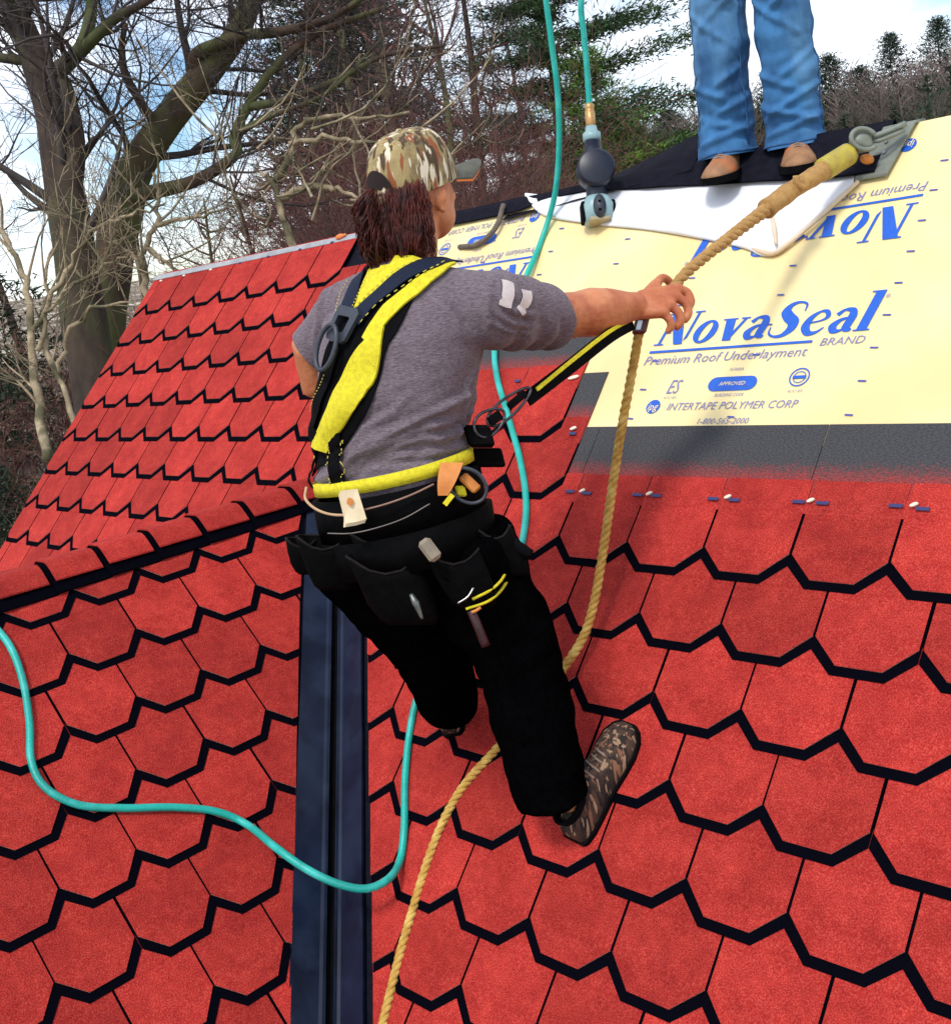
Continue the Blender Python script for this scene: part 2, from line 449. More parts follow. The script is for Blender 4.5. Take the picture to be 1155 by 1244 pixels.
b.box((-0.34, 2 * rl.y - ev.y, (ev.z - .1 - 3.4) / 2), (RTX, Vector((0, 1, 0)), U), (3.0, 0.04, (ev.z - .1 + 3.4) / 2))
b.build('wall', [M_WALL], house)

# --- dormer: two slopes, gable front
VA = -1.60                                          # dormer ridge, in courses above the lattice origin
dd = uL.normalized(); mm = Vector((dd.y, -dd.x, 0))
A0 = D(0, VA)
def mirror(p): p = Vector(p); return p - mm * 2 * (p - A0).dot(mm)
def hit_main(p, d): return p + d * (-(nM.dot(p)) / nM.dot(d))
ridge_in = hit_main(A0, dd)
b = MB()
UE = -3.2
b.prism([D(UE, VA, -.006), ridge_in + Vector((0, .02, 0)), hit_main(D(0, 9, -.006), dd), D(UE, 9, -.006)], -nL, 0.04)
dormer = b.build('dormer_roof', [M_FELT], house)
b = MB()
nL2 = Vector(nL) - mm * 2 * Vector(nL).dot(mm)
b.prism([mirror(D(UE, VA, -.006)), mirror(ridge_in + Vector((0, .02, 0))), mirror(hit_main(D(0, 9, -.006), dd)), mirror(D(UE, 9, -.006))][::-1], -nL2, 0.04, 0)
b.build('dormer_far_slope', [M_RED], house)
b = MB()
fr = UE + 0.9
b.prism([D(fr, VA, -.06), D(fr, 8.2, -.06), D(fr, 8.2, -.06) - U * 1.2, mirror(D(fr, 8.2, -.06)) - U * 1.2, mirror(D(fr, 8.2, -.06))], dd, 0.05)
b.build('dormer_front', [M_WALL], house)

# --- hexagonal shingles
G = 0.014
RED = [(-.5 + G, 0.0), (-.22, .315), (.22, .315), (.5 - G, 0.0), (.5 - G, -1.04), (-.5 + G, -1.04)]
def dark_outline(wm, lm, t=0.0235):
    # the red outline moved outwards by t metres on its lower edges
    dx, dy = .28 * lm, .315 * wm
    l = math.hypot(dx, dy)
    dvn = t * l / dx / wm                           # drop of the chamfer line, in courses
    dvf = t / wm
    k = .315 / .28
    # flat: v=.315+dvf ; chamfer line: v = dvn + k*(.5-|u|)
    uf = .5 - (.315 + dvf - dvn) / k
    return [(-.5, dvn), (-uf, .315 + dvf), (uf, .315 + dvf), (.5, dvn), (.5, -.62), (-.5, -.62)]
def clip(poly, a, bb, c):
    """keep a*u + b*v + c >= 0"""
    res = []
    for i in range(len(poly)):
        p, q = poly[i], poly[(i + 1) % len(poly)]
        dp, dq = a * p[0] + bb * p[1] + c, a * q[0] + bb * q[1] + c
        if dp >= 0: res.append(p)
        if dp * dq < 0:
            t = dp / (dp - dq); res.append((p[0] + (q[0] - p[0]) * t, p[1] + (q[1] - p[1]) * t))
    return res
def line_keep(p, q, inside):
    a, bb = q[1] - p[1], p[0] - q[0]
    c = -(a * p[0] + bb * p[1])
    s = 1 if a * inside[0] + bb * inside[1] + c > 0 else -1
    return (a * s, bb * s, c * s)
def slope_h(v, k=0.0):                              # a tab lies tilted on the course below it
    return 0.0025 + (v + 1.04) / 1.5 * 0.0080 + k
def tab_mesh(lm, wm, u0, v0, clips, top=None):
    b = MB()
    for outl, k, th, mi in ((RED, 0.0034, 0.0034, 0), (dark_outline(wm, lm), 0.0, 0.0033, 1)):
        pl = list(outl)
        if top is not None: pl = [(u, max(v, top) if mi == 0 else v) for u, v in pl]
        for a, bb, c in clips:
            pl = clip(pl, a, bb, c + a * u0 + bb * v0)
            if len(pl) < 3: break
        if len(pl) < 3: continue
        n = len(pl)
        lo = [(u * lm, -v * wm, slope_h(v, k - 0.0005)) for u, v in pl]
        hi = [(u * lm, -v * wm, slope_h(v, k + th)) for u, v in pl]
        base = len(b.v)
        b.v += lo + hi
        b.f.append(tuple(base + n + i for i in range(n))[::-1] if False else tuple(base + n + i for i in range(n))); b.m.append(mi)
        for i in range(n):
            j = (i + 1) % n
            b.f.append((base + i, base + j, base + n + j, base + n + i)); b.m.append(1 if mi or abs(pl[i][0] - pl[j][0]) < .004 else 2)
    return b if b.f else None
def frame(org, X, Y, N):
    return Matrix(((X.x, Y.x, N.x, org.x), (X.y, Y.y, N.y, org.y), (X.z, Y.z, N.z, org.z), (0, 0, 0, 1)))
SHARED = {}
def place_tab(parent, kind, u, v, clips, top=None):
    lm, wm, X, Y, N, P = (ML, MW, XM, YM, Vector(nM), R) if kind == 'm' else (LL, LW, XL, YL, Vector(nL), D)
    act = [c for c in clips if min(c[0] * (u + a) + c[1] * (v + bb) + c[2] for a in (-.5, .5) for bb in (-1.04, .46)) < 0]
    for c in act:
        if max(c[0] * (u + a) + c[1] * (v + bb) + c[2] for a in (-.5, .5) for bb in (-1.04, .46)) <= 0: return
    key = (kind, top)
    if act or key not in SHARED:
        b = tab_mesh(lm, wm, u, v, act, top)
        if b is None: return
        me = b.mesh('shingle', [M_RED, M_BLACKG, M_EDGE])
        bmx = bmesh.new(); bmx.from_mesh(me); bmesh.ops.recalc_face_normals(bmx, faces=bmx.faces); bmx.to_mesh(me); bmx.free()
        if not act: SHARED[key] = me
    else: me = SHARED[key]
    j = random.uniform
    org = P(u, v) + X * j(-.0012, .0012) + Y * j(-.0012, .0012) + N * j(0, .0008)
    link('shingle', me, parent, (), frame(org, X, Y, N) @ Matrix.Rotation(j(-.004, .004), 4, 'Z'))

va0, va1 = (-1.7529, 1.5516), (0.9005, 6.4890)
right_of_valley = line_keep(va0, va1, (6, 2))
lv0, lv1 = (3.4280, 0.6530), (0.2907, 5.5117)
left_of_valley = line_keep(lv0, lv1, (-3, 3))
rake = (1, 0, 13.72)
def strip_end(u): return (-1, 0, u)
# right-hand field, courses 0.. down
for k in range(0, 9):
    for i in range(-5, 10):
        u = i + .5 + (0.5 if k % 2 else 0.0)
        if k > 5 and u > 9: continue
        place_tab(main_roof, 'm', u, k, [right_of_valley, (-1, 0, 9.8)])
# stepped ends of the upper courses, right of the roofer
for v, end in ((-1, .73), (-2, .33), (-3, -1.9)):
    for i in range(0, 4):
        place_tab(main_roof, 'm', end - .5 - i, v, [strip_end(end), (1, 0, 2.9)])
# left-hand field beyond the dormer
LEFT_END = {-6: -6.38, -5: -5.2, -4: -4.4, -3: -2.9, -2: -2.9, -1: -2.9}
rin = ridge_in
for k in range(-6, 5):
    for i in range(-15, -1):
        u = i + (.13 if k % 2 else .63) + .5 - .02
        c = R(u, k)
        if k >= 1:                                   # stay on the far side of the dormer
            side = (c - A0).dot(mm)
            if side > -0.25: continue
        elif k == 0 and u > -3.2: continue
        place_tab(main_roof, 'm', u, k, [rake, strip_end(LEFT_END.get(k, -2.9))])
# dormer slope: tabs between notches i and i+1
for k in range(-1, 8):
    for i in range(-3, 7):
        u = i + .5 + (-.5 if k % 2 else 0.0)
        place_tab(dormer, 'd', u, k, [left_of_valley, (0, 1, 1.36), (1, 0, 3.0), strip_end(6.2)])

# --- granule head-laps above the last laid courses
def grad_mat():
    m = bpy.data.materials.new('headlap_granules'); m.use_nodes = True
    t = m.node_tree; bs = t.nodes['Principled BSDF']; bs.inputs['Roughness'].default_value = .9
    tcn = t.nodes.new('ShaderNodeTexCoord'); sx = t.nodes.new('ShaderNodeSeparateXYZ')
    t.links.new(tcn.outputs['Object'], sx.inputs[0])
    n = t.nodes.new('ShaderNodeTexNoise'); n.inputs['Scale'].default_value = 170; n.inputs['Detail'].default_value = 4
    mpn = t.nodes.new('ShaderNodeMapping'); mpn.inputs['Scale'].default_value = (.55, 1.3, 1); mpn.inputs['Rotation'].default_value = (0, 0, -.5)
    t.links.new(tcn.outputs['Object'], mpn.inputs[0]); t.links.new(mpn.outputs[0], n.inputs['Vector'])
    ad = t.nodes.new('ShaderNodeMath'); ad.operation = 'MULTIPLY_ADD'; ad.inputs[1].default_value = .11
    sb = t.nodes.new('ShaderNodeMath'); sb.operation = 'SUBTRACT'; sb.inputs[1].default_value = .5
    t.links.new(n.outputs['Fac'], sb.inputs[0]); t.links.new(sb.outputs[0], ad.inputs[0]); t.links.new(sx.outputs['Y'], ad.inputs[2])
    r = t.nodes.new('ShaderNodeValToRGB'); cr = r.color_ramp
    cr.elements[0].position = 0; cr.elements[0].color = (.36, .020, .015, 1)
    cr.elements[1].position = 1; cr.elements[1].color = (.044, .044, .047, 1)
    mr = t.nodes.new('ShaderNodeMapRange'); mr.inputs['From Min'].default_value = .172; mr.inputs['From Max'].default_value = .262
    t.links.new(ad.outputs[0], mr.inputs['Value']); t.links.new(mr.outputs[0], r.inputs[0])
    n2 = t.nodes.new('ShaderNodeTexNoise'); n2.inputs['Scale'].default_value = 260; n2.inputs['Detail'].default_value = 5
    t.links.new(mpn.outputs[0], n2.inputs['Vector'])
    r2 = t.nodes.new('ShaderNodeValToRGB'); r2.color_ramp.elements[0].position = .35; r2.color_ramp.elements[1].position = .72
    r2.color_ramp.elements[0].color = (.55, .55, .55, 1); r2.color_ramp.elements[1].color = (1.9, 1.9, 1.9, 1)
    t.links.new(n2.outputs['Fac'], r2.inputs[0])
    mu = t.nodes.new('ShaderNodeMixRGB'); mu.blend_type = 'MULTIPLY'; mu.inputs[0].default_value = .9
    t.links.new(r.outputs[0], mu.inputs[1]); t.links.new(r2.outputs[0], mu.inputs[2]); t.links.new(mu.outputs[0], bs.inputs['Base Color'])
    bu = t.nodes.new('ShaderNodeBump'); bu.inputs['Strength'].default_value = .4; bu.inputs['Distance'].default_value = .01
    t.links.new(n2.outputs['Fac'], bu.inputs['Height']); t.links.new(bu.outputs[0], bs.inputs['Normal'])
    return m
M_HEAD = grad_mat()
def headlap(k, u0, u1):
    n = 8; b = MB()
    vs = [-.56, -.9, -1.2, -1.5, -1.86]
    for th in (0,):
        top = []; 
        for v in vs:
            top.append([((u - u0) * ML, -v * MW, float(np.interp(v, [-1.86, -1.2, -.9, -.56], [.0075, .0078, .0085, .0120]))) for u in np.linspace(u0, u1, n)])
        b.rings(top, 0, False, False, closed=False)
        bot = [[(p[0], p[1], p[2] - .003) for p in r] for r in top]
        edge = top[0] + [r[-1] for r in top[1:]] + top[-1][::-1][1:] + [r[0] for r in top[::-1][1:-1]]
        b.rings([edge, [(p[0], p[1], p[2] - .0035) for p in edge]], 0, False, False)
    me = b.mesh('headlap', [M_HEAD], True)
    bmx = bmesh.new(); bmx.from_mesh(me); bmesh.ops.recalc_face_normals(bmx, faces=bmx.faces); bmx.to_mesh(me); bmx.free()
    link('headlap', me, main_roof, (), frame(R(u0, k), XM, YM, Vector(nM)))
for u0, u1 in ((-2.05, .945), (.955, 3.945), (3.955, 6.945), (6.955, 9.8)): headlap(0, u0, u1)
headlap(-1, -2.265, .725); headlap(-2, -2.66, .32); headlap(-3, -4.9, -1.91)

# --- sealant dashes and roofing nails
def mark(name, u, v, lu, lv, m, h0=.0165, h1=.0022, slant=0.0):
    b = MB(); n = 8
    if name == 'nail':
        rr = [(lu * math.cos(2 * math.pi * j / 10), lv * math.sin(2 * math.pi * j / 10)) for j in range(10)]
        b.rings([[(x, y + x * slant, 0) for x, y in rr], [(x * .9, y * .9 + x * slant, h1) for x, y in rr]])
    else:
        b.prism([(-lu, -lv, 0), (lu, -lv, 0), (lu, lv, 0), (-lu, lv, 0)], (0, 0, 1), h1)
    return link(name, b.mesh(name, [m]), main_roof, (), frame(R(u, v, h0), XM, YM, Vector(nM)))
for i in range(1, 9):
    for du in (-.09, .17): mark('sealant_dash', i + du, -.70 + random.uniform(-.015, .015), .0165, .0045, M_DASH)
    mark('nail', i + .04 + random.uniform(-.03, .06), -.735, .010, .0055, M_NAIL, h1=.004, slant=.4)
mark('sealant_dash', *(-0.1186, -2.7097), .016, .0045, M_DASH); mark('sealant_dash', *(-0.7652, -2.7436), .012, .0045, M_DASH)
mark('sealant_dash', *(0.5824, -1.7153), .013, .005, M_DASH)
mark('nail', *(0.5634, -1.8038), .012, .006, M_NAIL, h1=.004, slant=.3); mark('nail', *(0.2160, -2.7543), .022, .007, M_NAIL, h1=.003, slant=.2)
for i in range(7): mark('nail', -13.3 + i * 1.02 + random.uniform(-.1, .1), -6.75 - .02 * i, .014, .006, M_NAIL if i < 3 else M_DASH, h0=.012, h1=.003)
# grey trim along the bare left half of the ridge
b = MB()
b.prism([R(-13.74, -7.02, .006), R(-5.6, -7.02, .006), R(-5.6, -6.86, .008), R(-13.74, -6.80, .012)], nM, .004)
b.build('ridge_trim', [M_GREYG], house)

# --- dormer ridge caps: bent red shingle over a wider black ply
def cap_piece(u0, u1, red):
    prof = []
    e = -1.15 if red else -.965
    wid = abs((VA - e)) * LW
    lift = .032 if red else .019
    def pt(u, s, h):                               # s metres down the near (+) or far (-) side
        a = abs(s)
        p = D(u, VA + a / LW, 0)
        n_ = Vector(nL)
        q = p + n_ * h
        return q if s >= 0 else mirror(q)
    ss = [-wid, -wid * .75, -wid * .5, -.036, -.022, -.010, .0, .010, .022, .036, wid * .5, wid * .75, wid]
    b = MB(); rows = []
    nu = 5
    for i in range(nu):
        u = u0 + (u1 - u0) * i / (nu - 1)
        tilt = .009 * (1 - i / (nu - 1))
        row = []
        for s in ss:
            top = 1 - min(1, abs(s) / .05)
            q = pt(u, s, lift + tilt)
            q = q - U * .016 * max(0, 1 - abs(s) / .055) ** 2
            row.append(q)
        rows.append(row)
    th = .005
    low = [[p - U * th for p in r] for r in rows]
    b.rings(rows, 0, False, False, closed=False)
    edge = lambda g: g[0] + [r[-1] for r in g[1:]] + g[-1][::-1][1:] + [r[0] for r in g[::-1][1:-1]]
    b.rings([edge(rows), edge(low)], 0, False, False)
    me = b.mesh('ridge_cap' if red else 'cap_underply', [M_RED if red else M_BLACKG])
    bmx = bmesh.new(); bmx.from_mesh(me); bmesh.ops.recalc_face_normals(bmx, faces=bmx.faces); bmx.to_mesh(me); bmx.free()
    return link(me.name, me, dormer)
seams = [-2.9, -2.1, -1.3, -.5, .29, 1.095, 1.905, 2.724, 3.58, 4.50, 5.4]
for i in range(len(seams) - 1):
    cap_piece(seams[i] + .0, seams[i + 1] + .02, False)
    cap_piece(seams[i] + .045, seams[i + 1] - .045, True)

# --- valley flashing: two hemmed steel pans with a dark open channel between
vtop = hit_main(D(0, .0), dd); 
vdir = (hit_main(D(0, 6), dd) - hit_main(D(0, 0), dd)).normalized()
vA = hit_main(D(0, -1.2), dd); vB = hit_main(D(0, 8.8), dd)
eL = Vector(nL).cross(vdir).normalized(); eL = eL if eL.dot(-uM) > 0 else -eL
eM = Vector(nM).cross(vdir).normalized(); eM = eM if eM.dot(uM) > 0 else -eM
def pan(e, n_, name, w0, w1):
    b = MB()
    sec = [(w1, .0135), (w0 + .012, .0125), (w0 + .003, .016), (w0, .022), (w0 - .004, .022), (w0 - .002, .006), (w0 + .012, .0035), (w1, .004)]
    rows = []
    for k in range(13):
        t = k / 12; p = vA.lerp(vB, t); w = .0018 * math.sin(k * 2.1)
        rows.append([p + e * s + n_ * (h + w * (s > w0 + .02)) for s, h in sec])
    b.rings(rows, 0)
    me = b.mesh(name, [M_METAL])
    bmx = bmesh.new(); bmx.from_mesh(me); bmesh.ops.recalc_face_normals(bmx, faces=bmx.faces); bmx.to_mesh(me); bmx.free()
    link(name, me, house)
pan(eL, Vector(nL), 'valley_pan', .026, .118)
pan(eM, Vector(nM), 'valley_pan', .032, .122)
b = MB()
b.prism([vA + eL * .06 + nL * .003, vB + eL * .06 + nL * .003, vB + U * .004, vA + U * .004], U, .002)
b.prism([vA + U * .004, vB + U * .004, vB + eM * .06 + nM * .003, vA + eM * .06 + nM * .003], U, .002)
b.build('valley_channel', [M_BLACK], house)

# --- yellow underlayment sheet with gentle waves
UN = Vector(nM)
def sheet_h(u, v): return .0028 + .0012 * (1 + noise.noise(Vector((u * .9, v * .8, 2.0)))) + .0005 * noise.noise(Vector((u * 3, v * 2, 5)))
b = MB(); us = np.linspace(-5.3, 10.8, 70); vs_ = np.linspace(-6.90, -1.55, 30)
rows = [[R(u, v, sheet_h(u, v)) for u in us] for v in vs_]
b.rings(rows, 0, False, False, closed=False)
und = b.build('underlayment', [M_UNDER], house, True)

# --- printing on the underlayment
HP = .0066
def stroke(b, pts, ws, h, n=7, mi=0):
    P = smooth_path([(x, y, 0) for x, y in pts], n=n)
    w = np.interp(np.linspace(0, 1, len(P)), np.linspace(0, 1, len(ws)), ws)
    a, c = [], []
    for i, p in enumerate(P):
        t = (P[min(i + 1, len(P) - 1)] - P[max(i - 1, 0)]).normalized()
        q = Vector((-t.y, t.x, 0)) * w[i] / 2
        a.append(p + q + Vector((0, 0, h))); c.append(p - q + Vector((0, 0, h)))
    b.rings([c, a], mi, False, False, closed=False)
def poly_(b, pts, h): b.add([(x, y, h) for x, y in pts], [tuple(range(len(pts)))])
def glyph(b, ch, x, h):
    T = lambda l: [(px + x, py) for px, py in l]
    e = .0008
    if ch == 'N':
        poly_(b, T([(.06, .95), (.10, 1), (.38, 1), (.80, 0), (.56, 0), (.06, .95)])[:-1], h)
        poly_(b, T([(.10, 0), (.17, 0), (.17, .80), (.10, .92)]), h + e)
        poly_(b, T([(.78, .08), (.85, .2), (.85, 1), (.78, 1)]), h + 2 * e)
        for xx, yy in ((.0, 0), (.69, .965)): poly_(b, T([(xx, yy), (xx + .27, yy), (xx + .27, yy + .04), (xx, yy + .04)]), h + 3 * e)
        poly_(b, T([(-.02, .962), (.12, .962), (.12, 1.002), (-.02, 1.002)]), h + 3 * e); return .98
    if ch == 'o':
        o, i_ = [], []
        for k in range(28):
            t = 2 * math.pi * k / 28
            o.append((x + .31 + .30 * math.cos(t), .33 + .35 * math.sin(t), h)); i_.append((x + .31 + .115 * math.cos(t - .25), .33 + .28 * math.sin(t), h))
        b.rings([i_, o], 0, False, False); return .66
    if ch == 'v':
        poly_(b, T([(.05, .66), (.30, .66), (.46, .0), (.24, .0)]), h)
        poly_(b, T([(.30, 0), (.40, 0), (.62, .66), (.54, .66)]), h + e)
        poly_(b, T([(-.02, .63), (.36, .63), (.36, .67), (-.02, .67)]), h + 2 * e)
        poly_(b, T([(.45, .63), (.68, .63), (.68, .67), (.45, .67)]), h + 2 * e); return .68
    if ch == 'a':
        stroke(b, T([(.10, .50), (.22, .63), (.40, .60), (.46, .42), (.45, .12), (.58, .03)]), [.13, .07, .14, .20, .20, .07], h)
        stroke(b, T([(.45, .40), (.26, .36), (.13, .20), (.20, .05), (.34, .05), (.45, .16)]), [.05, .09, .19, .15, .07, .04], h + e); return .64
    if ch == 'S':
        stroke(b, T([(.66, .70), (.62, .90), (.44, .98), (.26, .92), (.20, .74), (.34, .56), (.52, .40), (.54, .20), (.40, .03), (.20, .02), (.06, .12), (.02, .30)]),
               [.03, .05, .06, .13, .22, .25, .25, .22, .12, .06, .05, .03], h); return .76
    if ch == 'e':
        stroke(b, T([(.16, .33), (.42, .38), (.53, .48), (.45, .63), (.30, .64), (.15, .48), (.12, .24), (.26, .04), (.44, .05), (.57, .18)]),
               [.045, .05, .11, .10, .06, .15, .20, .15, .08, .03], h); return .64
    if ch == 'l':
        poly_(b, T([(.07, .0), (.29, .0), (.29, 1.10), (.07, 1.10)]), h)
        poly_(b, T([(0, 0), (.36, 0), (.36, .04), (0, .04)]), h + e); poly_(b, T([(-.02, 1.06), (.10, 1.06), (.10, 1.1), (-.02, 1.1)]), h + e); return .40
def ink(name, me, m, u, v, rot=0.0, hh=0.0):
    if not me.materials: me.materials.append(m)
    f = frame(R(u, v, HP + hh), XM, YM, UN) @ Matrix.Rotation(rot, 4, 'Z')
    return link(name, me, und, (), f)
def big_word():
    b = MB(); x = 0
    for i, ch in enumerate('NovaSeal'): x += glyph(b, ch, x, .0015 * (i % 2))
    sx, sy = .70 / x, .118
    b.v = [((px + .20 * py) * sx if False else px * sx + .20 * py * sy, py * sy, pz * .12) for px, py, pz in b.v]
    return b.mesh('brand_lettering', [M_BLUEINK])
def words(txt, size, sx=1.0, shear=.2, name='small_lettering'):
    c = bpy.data.curves.new('t', 'FONT'); c.body = txt; c.size = size; c.shear = shear; c.resolution_u = 2
    o = bpy.data.objects.new('t', c); COL.objects.link(o)
    bpy.context.view_layer.update()
    me = bpy.data.meshes.new_from_object(o); bpy.data.objects.remove(o)
    me.transform(Matrix.Diagonal((sx, 1, 1, 1))); me.name = name
    return me
def fit(txt, width, size, shear=.2):
    me = words(txt, size, 1.0, shear)
    w = max(v.co.x for v in me.vertices) - min(v.co.x for v in me.vertices)
    me.transform(Matrix.Diagonal((width / w, 1, 1, 1)))
    return me
def flat(build):
    b = MB(); build(b); return b.mesh('printed_mark', [M_BLUEINK])
def pill(b, w, h, r=None, z=0):
    pts = []
    r = h
    for k in range(9): a = -math.pi / 2 + math.pi * k / 8; pts.append((w + r * math.cos(a), r * math.sin(a), z))
    for k in range(9): a = math.pi / 2 + math.pi * k / 8; pts.append((-w + r * math.cos(a), r * math.sin(a), z))
    b.add(pts, [tuple(range(18))])
def disc(b, r, r0=0, cx=0, cy=0, z=0):
    o = [(cx + r * math.cos(k * .2618), cy + r * math.sin(k * .2618), z) for k in range(24)]
    if r0: b.rings([[(cx + r0 * math.cos(k * .2618), cy + r0 * math.sin(k * .2618), z) for k in range(24)], o], 0, False, False)
    else: b.add(o, [tuple(range(24))])
P_BIG = big_word()
P_BRAND = fit('BRAND', .128, .036); P_PREM = fit('Premium Roof Underlayment', .545, .046)
P_REG = fit('®', .014, .02, 0)
P_CORP = fit('INTERTAPE POLYMER CORP', .42, .036); P_TEL = fit('1-800-565-2000', .165, .028)
P_ES = fit('ES', .045, .07, .3); P_TINY = fit('FLORIDA', .045, .013); P_TINY2 = fit('BUILDING CODE', .095, .015); P_TINY3 = fit('ICC-ES', .045, .012)
P_IPG = fit('ipg', .036, .036)
M_PALE = mat('pale_ink_gap', (0.90, 0.74, 0.36), (0.86, 0.67, 0.27), scale=5, rough=.5)
P_APP = fit('APPROVED', .085, .018)
P_LINE = flat(lambda b: b.add([(0, 0, 0), (.545, 0, 0), (.545, .0085, 0), (0, .0085, 0)], [(0, 1, 2, 3)]))
P_PILL = flat(lambda b: pill(b, .055, .024))
P_DISC = flat(lambda b: disc(b, .024))
def seal(b): disc(b, .030, .026); disc(b, .019, .0165); b.add([(-.02, -.005, .0002), (.02, -.005, .0002), (.02, .005, .0002), (-.02, .005, .0002)], [(0, 1, 2, 3)])
P_SEAL = flat(seal)
def print_block(ou, ov, flip):
    def put(nm, me, m, u, v, hh=0):
        uu, vv = (5.43 - u, -8.68 - v) if flip else (u, v)
        ink(nm, me, m, uu + ou, vv + ov, math.pi if flip else 0, hh)
    put('brand_lettering', P_BIG, M_BLUEINK, 1.27, -3.30); put('underline', P_LINE, M_INKLINE, 1.25, -3.16)
    put('brand_line', P_BRAND, M_GREYINK, 3.52, -3.10); put('slogan', P_PREM, M_GREYINK, 1.22, -2.95)
    put('registered_mark', P_REG, M_GREYINK, 4.12, -3.80)
    put('logo', P_ES, M_GREYINK, 1.72, -2.42); put('caption', P_TINY3, M_GREYINK, 1.72, -2.33)
    put('badge', P_PILL, M_BLUEINK, 2.60, -2.55); put('badge_lettering', P_APP, M_PALE, 2.43, -2.52, .0006)
    put('caption', P_TINY, M_GREYINK, 2.5, -2.77); put('caption', P_TINY2, M_GREYINK, 2.42, -2.34)
    put('round_seal', P_SEAL, M_GREYINK, 3.42, -2.61); put('caption', P_TINY3, M_GREYINK, 3.33, -2.37)
    put('round_badge', P_DISC, M_BLUEINK, 1.62, -2.20); put('badge_lettering', P_IPG, M_PALE, 1.545, -2.14, .0006)
    put('company_line', P_CORP, M_GREYINK, 1.82, -2.13); put('telephone_line', P_TEL, M_GREYINK, 2.30, -1.89)
print_block(0, 0, False); print_block(0, 0, True); print_block(-5.76, 0, True); print_block(5.76, 0, False); print_block(5.76, 0, True)
b = MB()
for i in range(-4, 8):
    for j in range(0, 11):
        u, v = 1.345 + i * 1.39 + (j % 2) * .004, -2.0 - j * .508
        if u < -5 or v < -6.8: continue
        c = R(u + j * .022, v, HP + .0002)
        b.add([c - XM * .012 - YM * .0015, c + XM * .011 - YM * .0035, c + XM * .013 + YM * .0015, c - XM * .010 + YM * .0035], [(0, 1, 2, 3)])
tag(b.build('printed_dashes', [M_INKLINE], und), kind='stuff')

# --- black felt folded over the bare part of the ridge, and the turned-back white flap
def ridge_pt(u, s, h):
    """s metres from the ridge: + down the near slope, - down the far slope"""
    p = R(u, RIDGE_V + abs(s) / MW, 0)
    n_ = UN if s >= 0 else Vector((0, -UN.y, UN.z))
    if s < 0: p = mir(p)
    return p + n_ * h
FLAP_T = [(-1.8525, -6.9897), (-0.8978, -6.8685), (0.1279, -6.6478), (0.9836, -6.4837), (1.7105, -6.3316), (2.1172, -6.2597), (2.7281, -6.1332), (3.2703, -6.0527)]
FLAP_U = [p[0] for p in FLAP_T]; FLAP_S = [max(.004, (p[1] - RIDGE_V) * MW) for p in FLAP_T]; FLAP_U = [FLAP_U[0] - .5] + FLAP_U; FLAP_S = [.045] + FLAP_S
b = MB(); rows = []
for u in np.linspace(-4.3, 3.55, 60):
    row = []
    near = .012 + .003 * noise.noise(Vector((u * .8, 3, 1))) + float(np.interp(u, FLAP_U, FLAP_S, left=.045))
    for s in list(np.linspace(-.25, 0, 8)) + list(np.linspace(0, near, 8)[1:]):
        h = .016 + max(0, s) * .07 + .005 * noise.noise(Vector((u * 1.3, s * 9, 0)))
        row.append(ridge_pt(u, s, h) if s else R(u, RIDGE_V, 0) + U * (h + .007))
    rows.append(row)
b.rings(rows, 0, False, False, closed=False)
low = [[p - U * .004 for p in r] for r in rows]
b.rings(low, 0, False, False, closed=False)
b.build('ridge_felt', [M_FELT], house, True)
# a creased fold of the felt that stands up along the ridge
b = MB(); rows = []
for i, t in enumerate(np.linspace(0, 1, 30)):
    u = -2.6 + 3.4 * t
    top = .02 + .155 * max(0, (t - .25) / .75) ** 1.15
    base = ridge_pt(u, -.03 - .05 * t, .014); crest = base + U * top + Vector((0, .02 + .03 * t, 0)); front = ridge_pt(u, .03 + .06 * (1 - t), .02)
    rows.append([front, front.lerp(crest, .5) + U * .008 * noise.noise(Vector((u * 3, 0, 0))), crest, crest + Vector((0, .012, -.008)), base + Vector((0, .06, 0))])
b.rings(rows, 0, False, False, closed=False)
b.build('felt_fold', [M_FELT], house, True)

b = MB(); rows = []
E0 = [(-2.3524, -7.0521), (-1.7502, -6.4633), (-0.5940, -6.0086), (0.4444, -5.6693), (1.3288, -5.3254), (2.0807, -4.9919), (2.5086, -4.7771), (2.8950, -5.2399), (3.3142, -5.8608)]
T0 = [(-2.3683, -7.1358), (-1.8525, -6.9897), (-0.8978, -6.8685), (0.1279, -6.6478), (0.9836, -6.4837), (1.7105, -6.3316), (2.1172, -6.2597), (2.7281, -6.1332), (3.2703, -6.0527)]
E1 = [p.xy for p in smooth_path([(a, c, 0) for a, c in E0], n=5)]; T1 = [p.xy for p in smooth_path([(a, c, 0) for a, c in T0], n=5)]
for k, (e, t) in enumerate(zip(E1, T1)):
    row = []
    for j in range(9):
        q = j / 8; uv = t.lerp(e, q)
        h = .009 + .005 * math.sin(q * math.pi * .9) + .007 * q * (1 + .8 * noise.noise(Vector((uv.x * 1.5, 0, 4)))) + .005 * noise.noise(Vector((uv.x * 2.2, uv.y * 2.2, 1))) + .004 * abs(noise.noise(Vector((uv.x * 5, uv.y * 1.5, 7))))
        row.append(R(uv.x, uv.y, h))
    # curled lip of the edge, turned under
    row.append(R(e.x + .005, e.y + .02, .011)); row.append(R(e.x, e.y + .005, .008))
    rows.append(row)
b.rings(rows, 0, False, False, closed=False)
b.build('turned_back_flap', [M_WHITE], house, True)
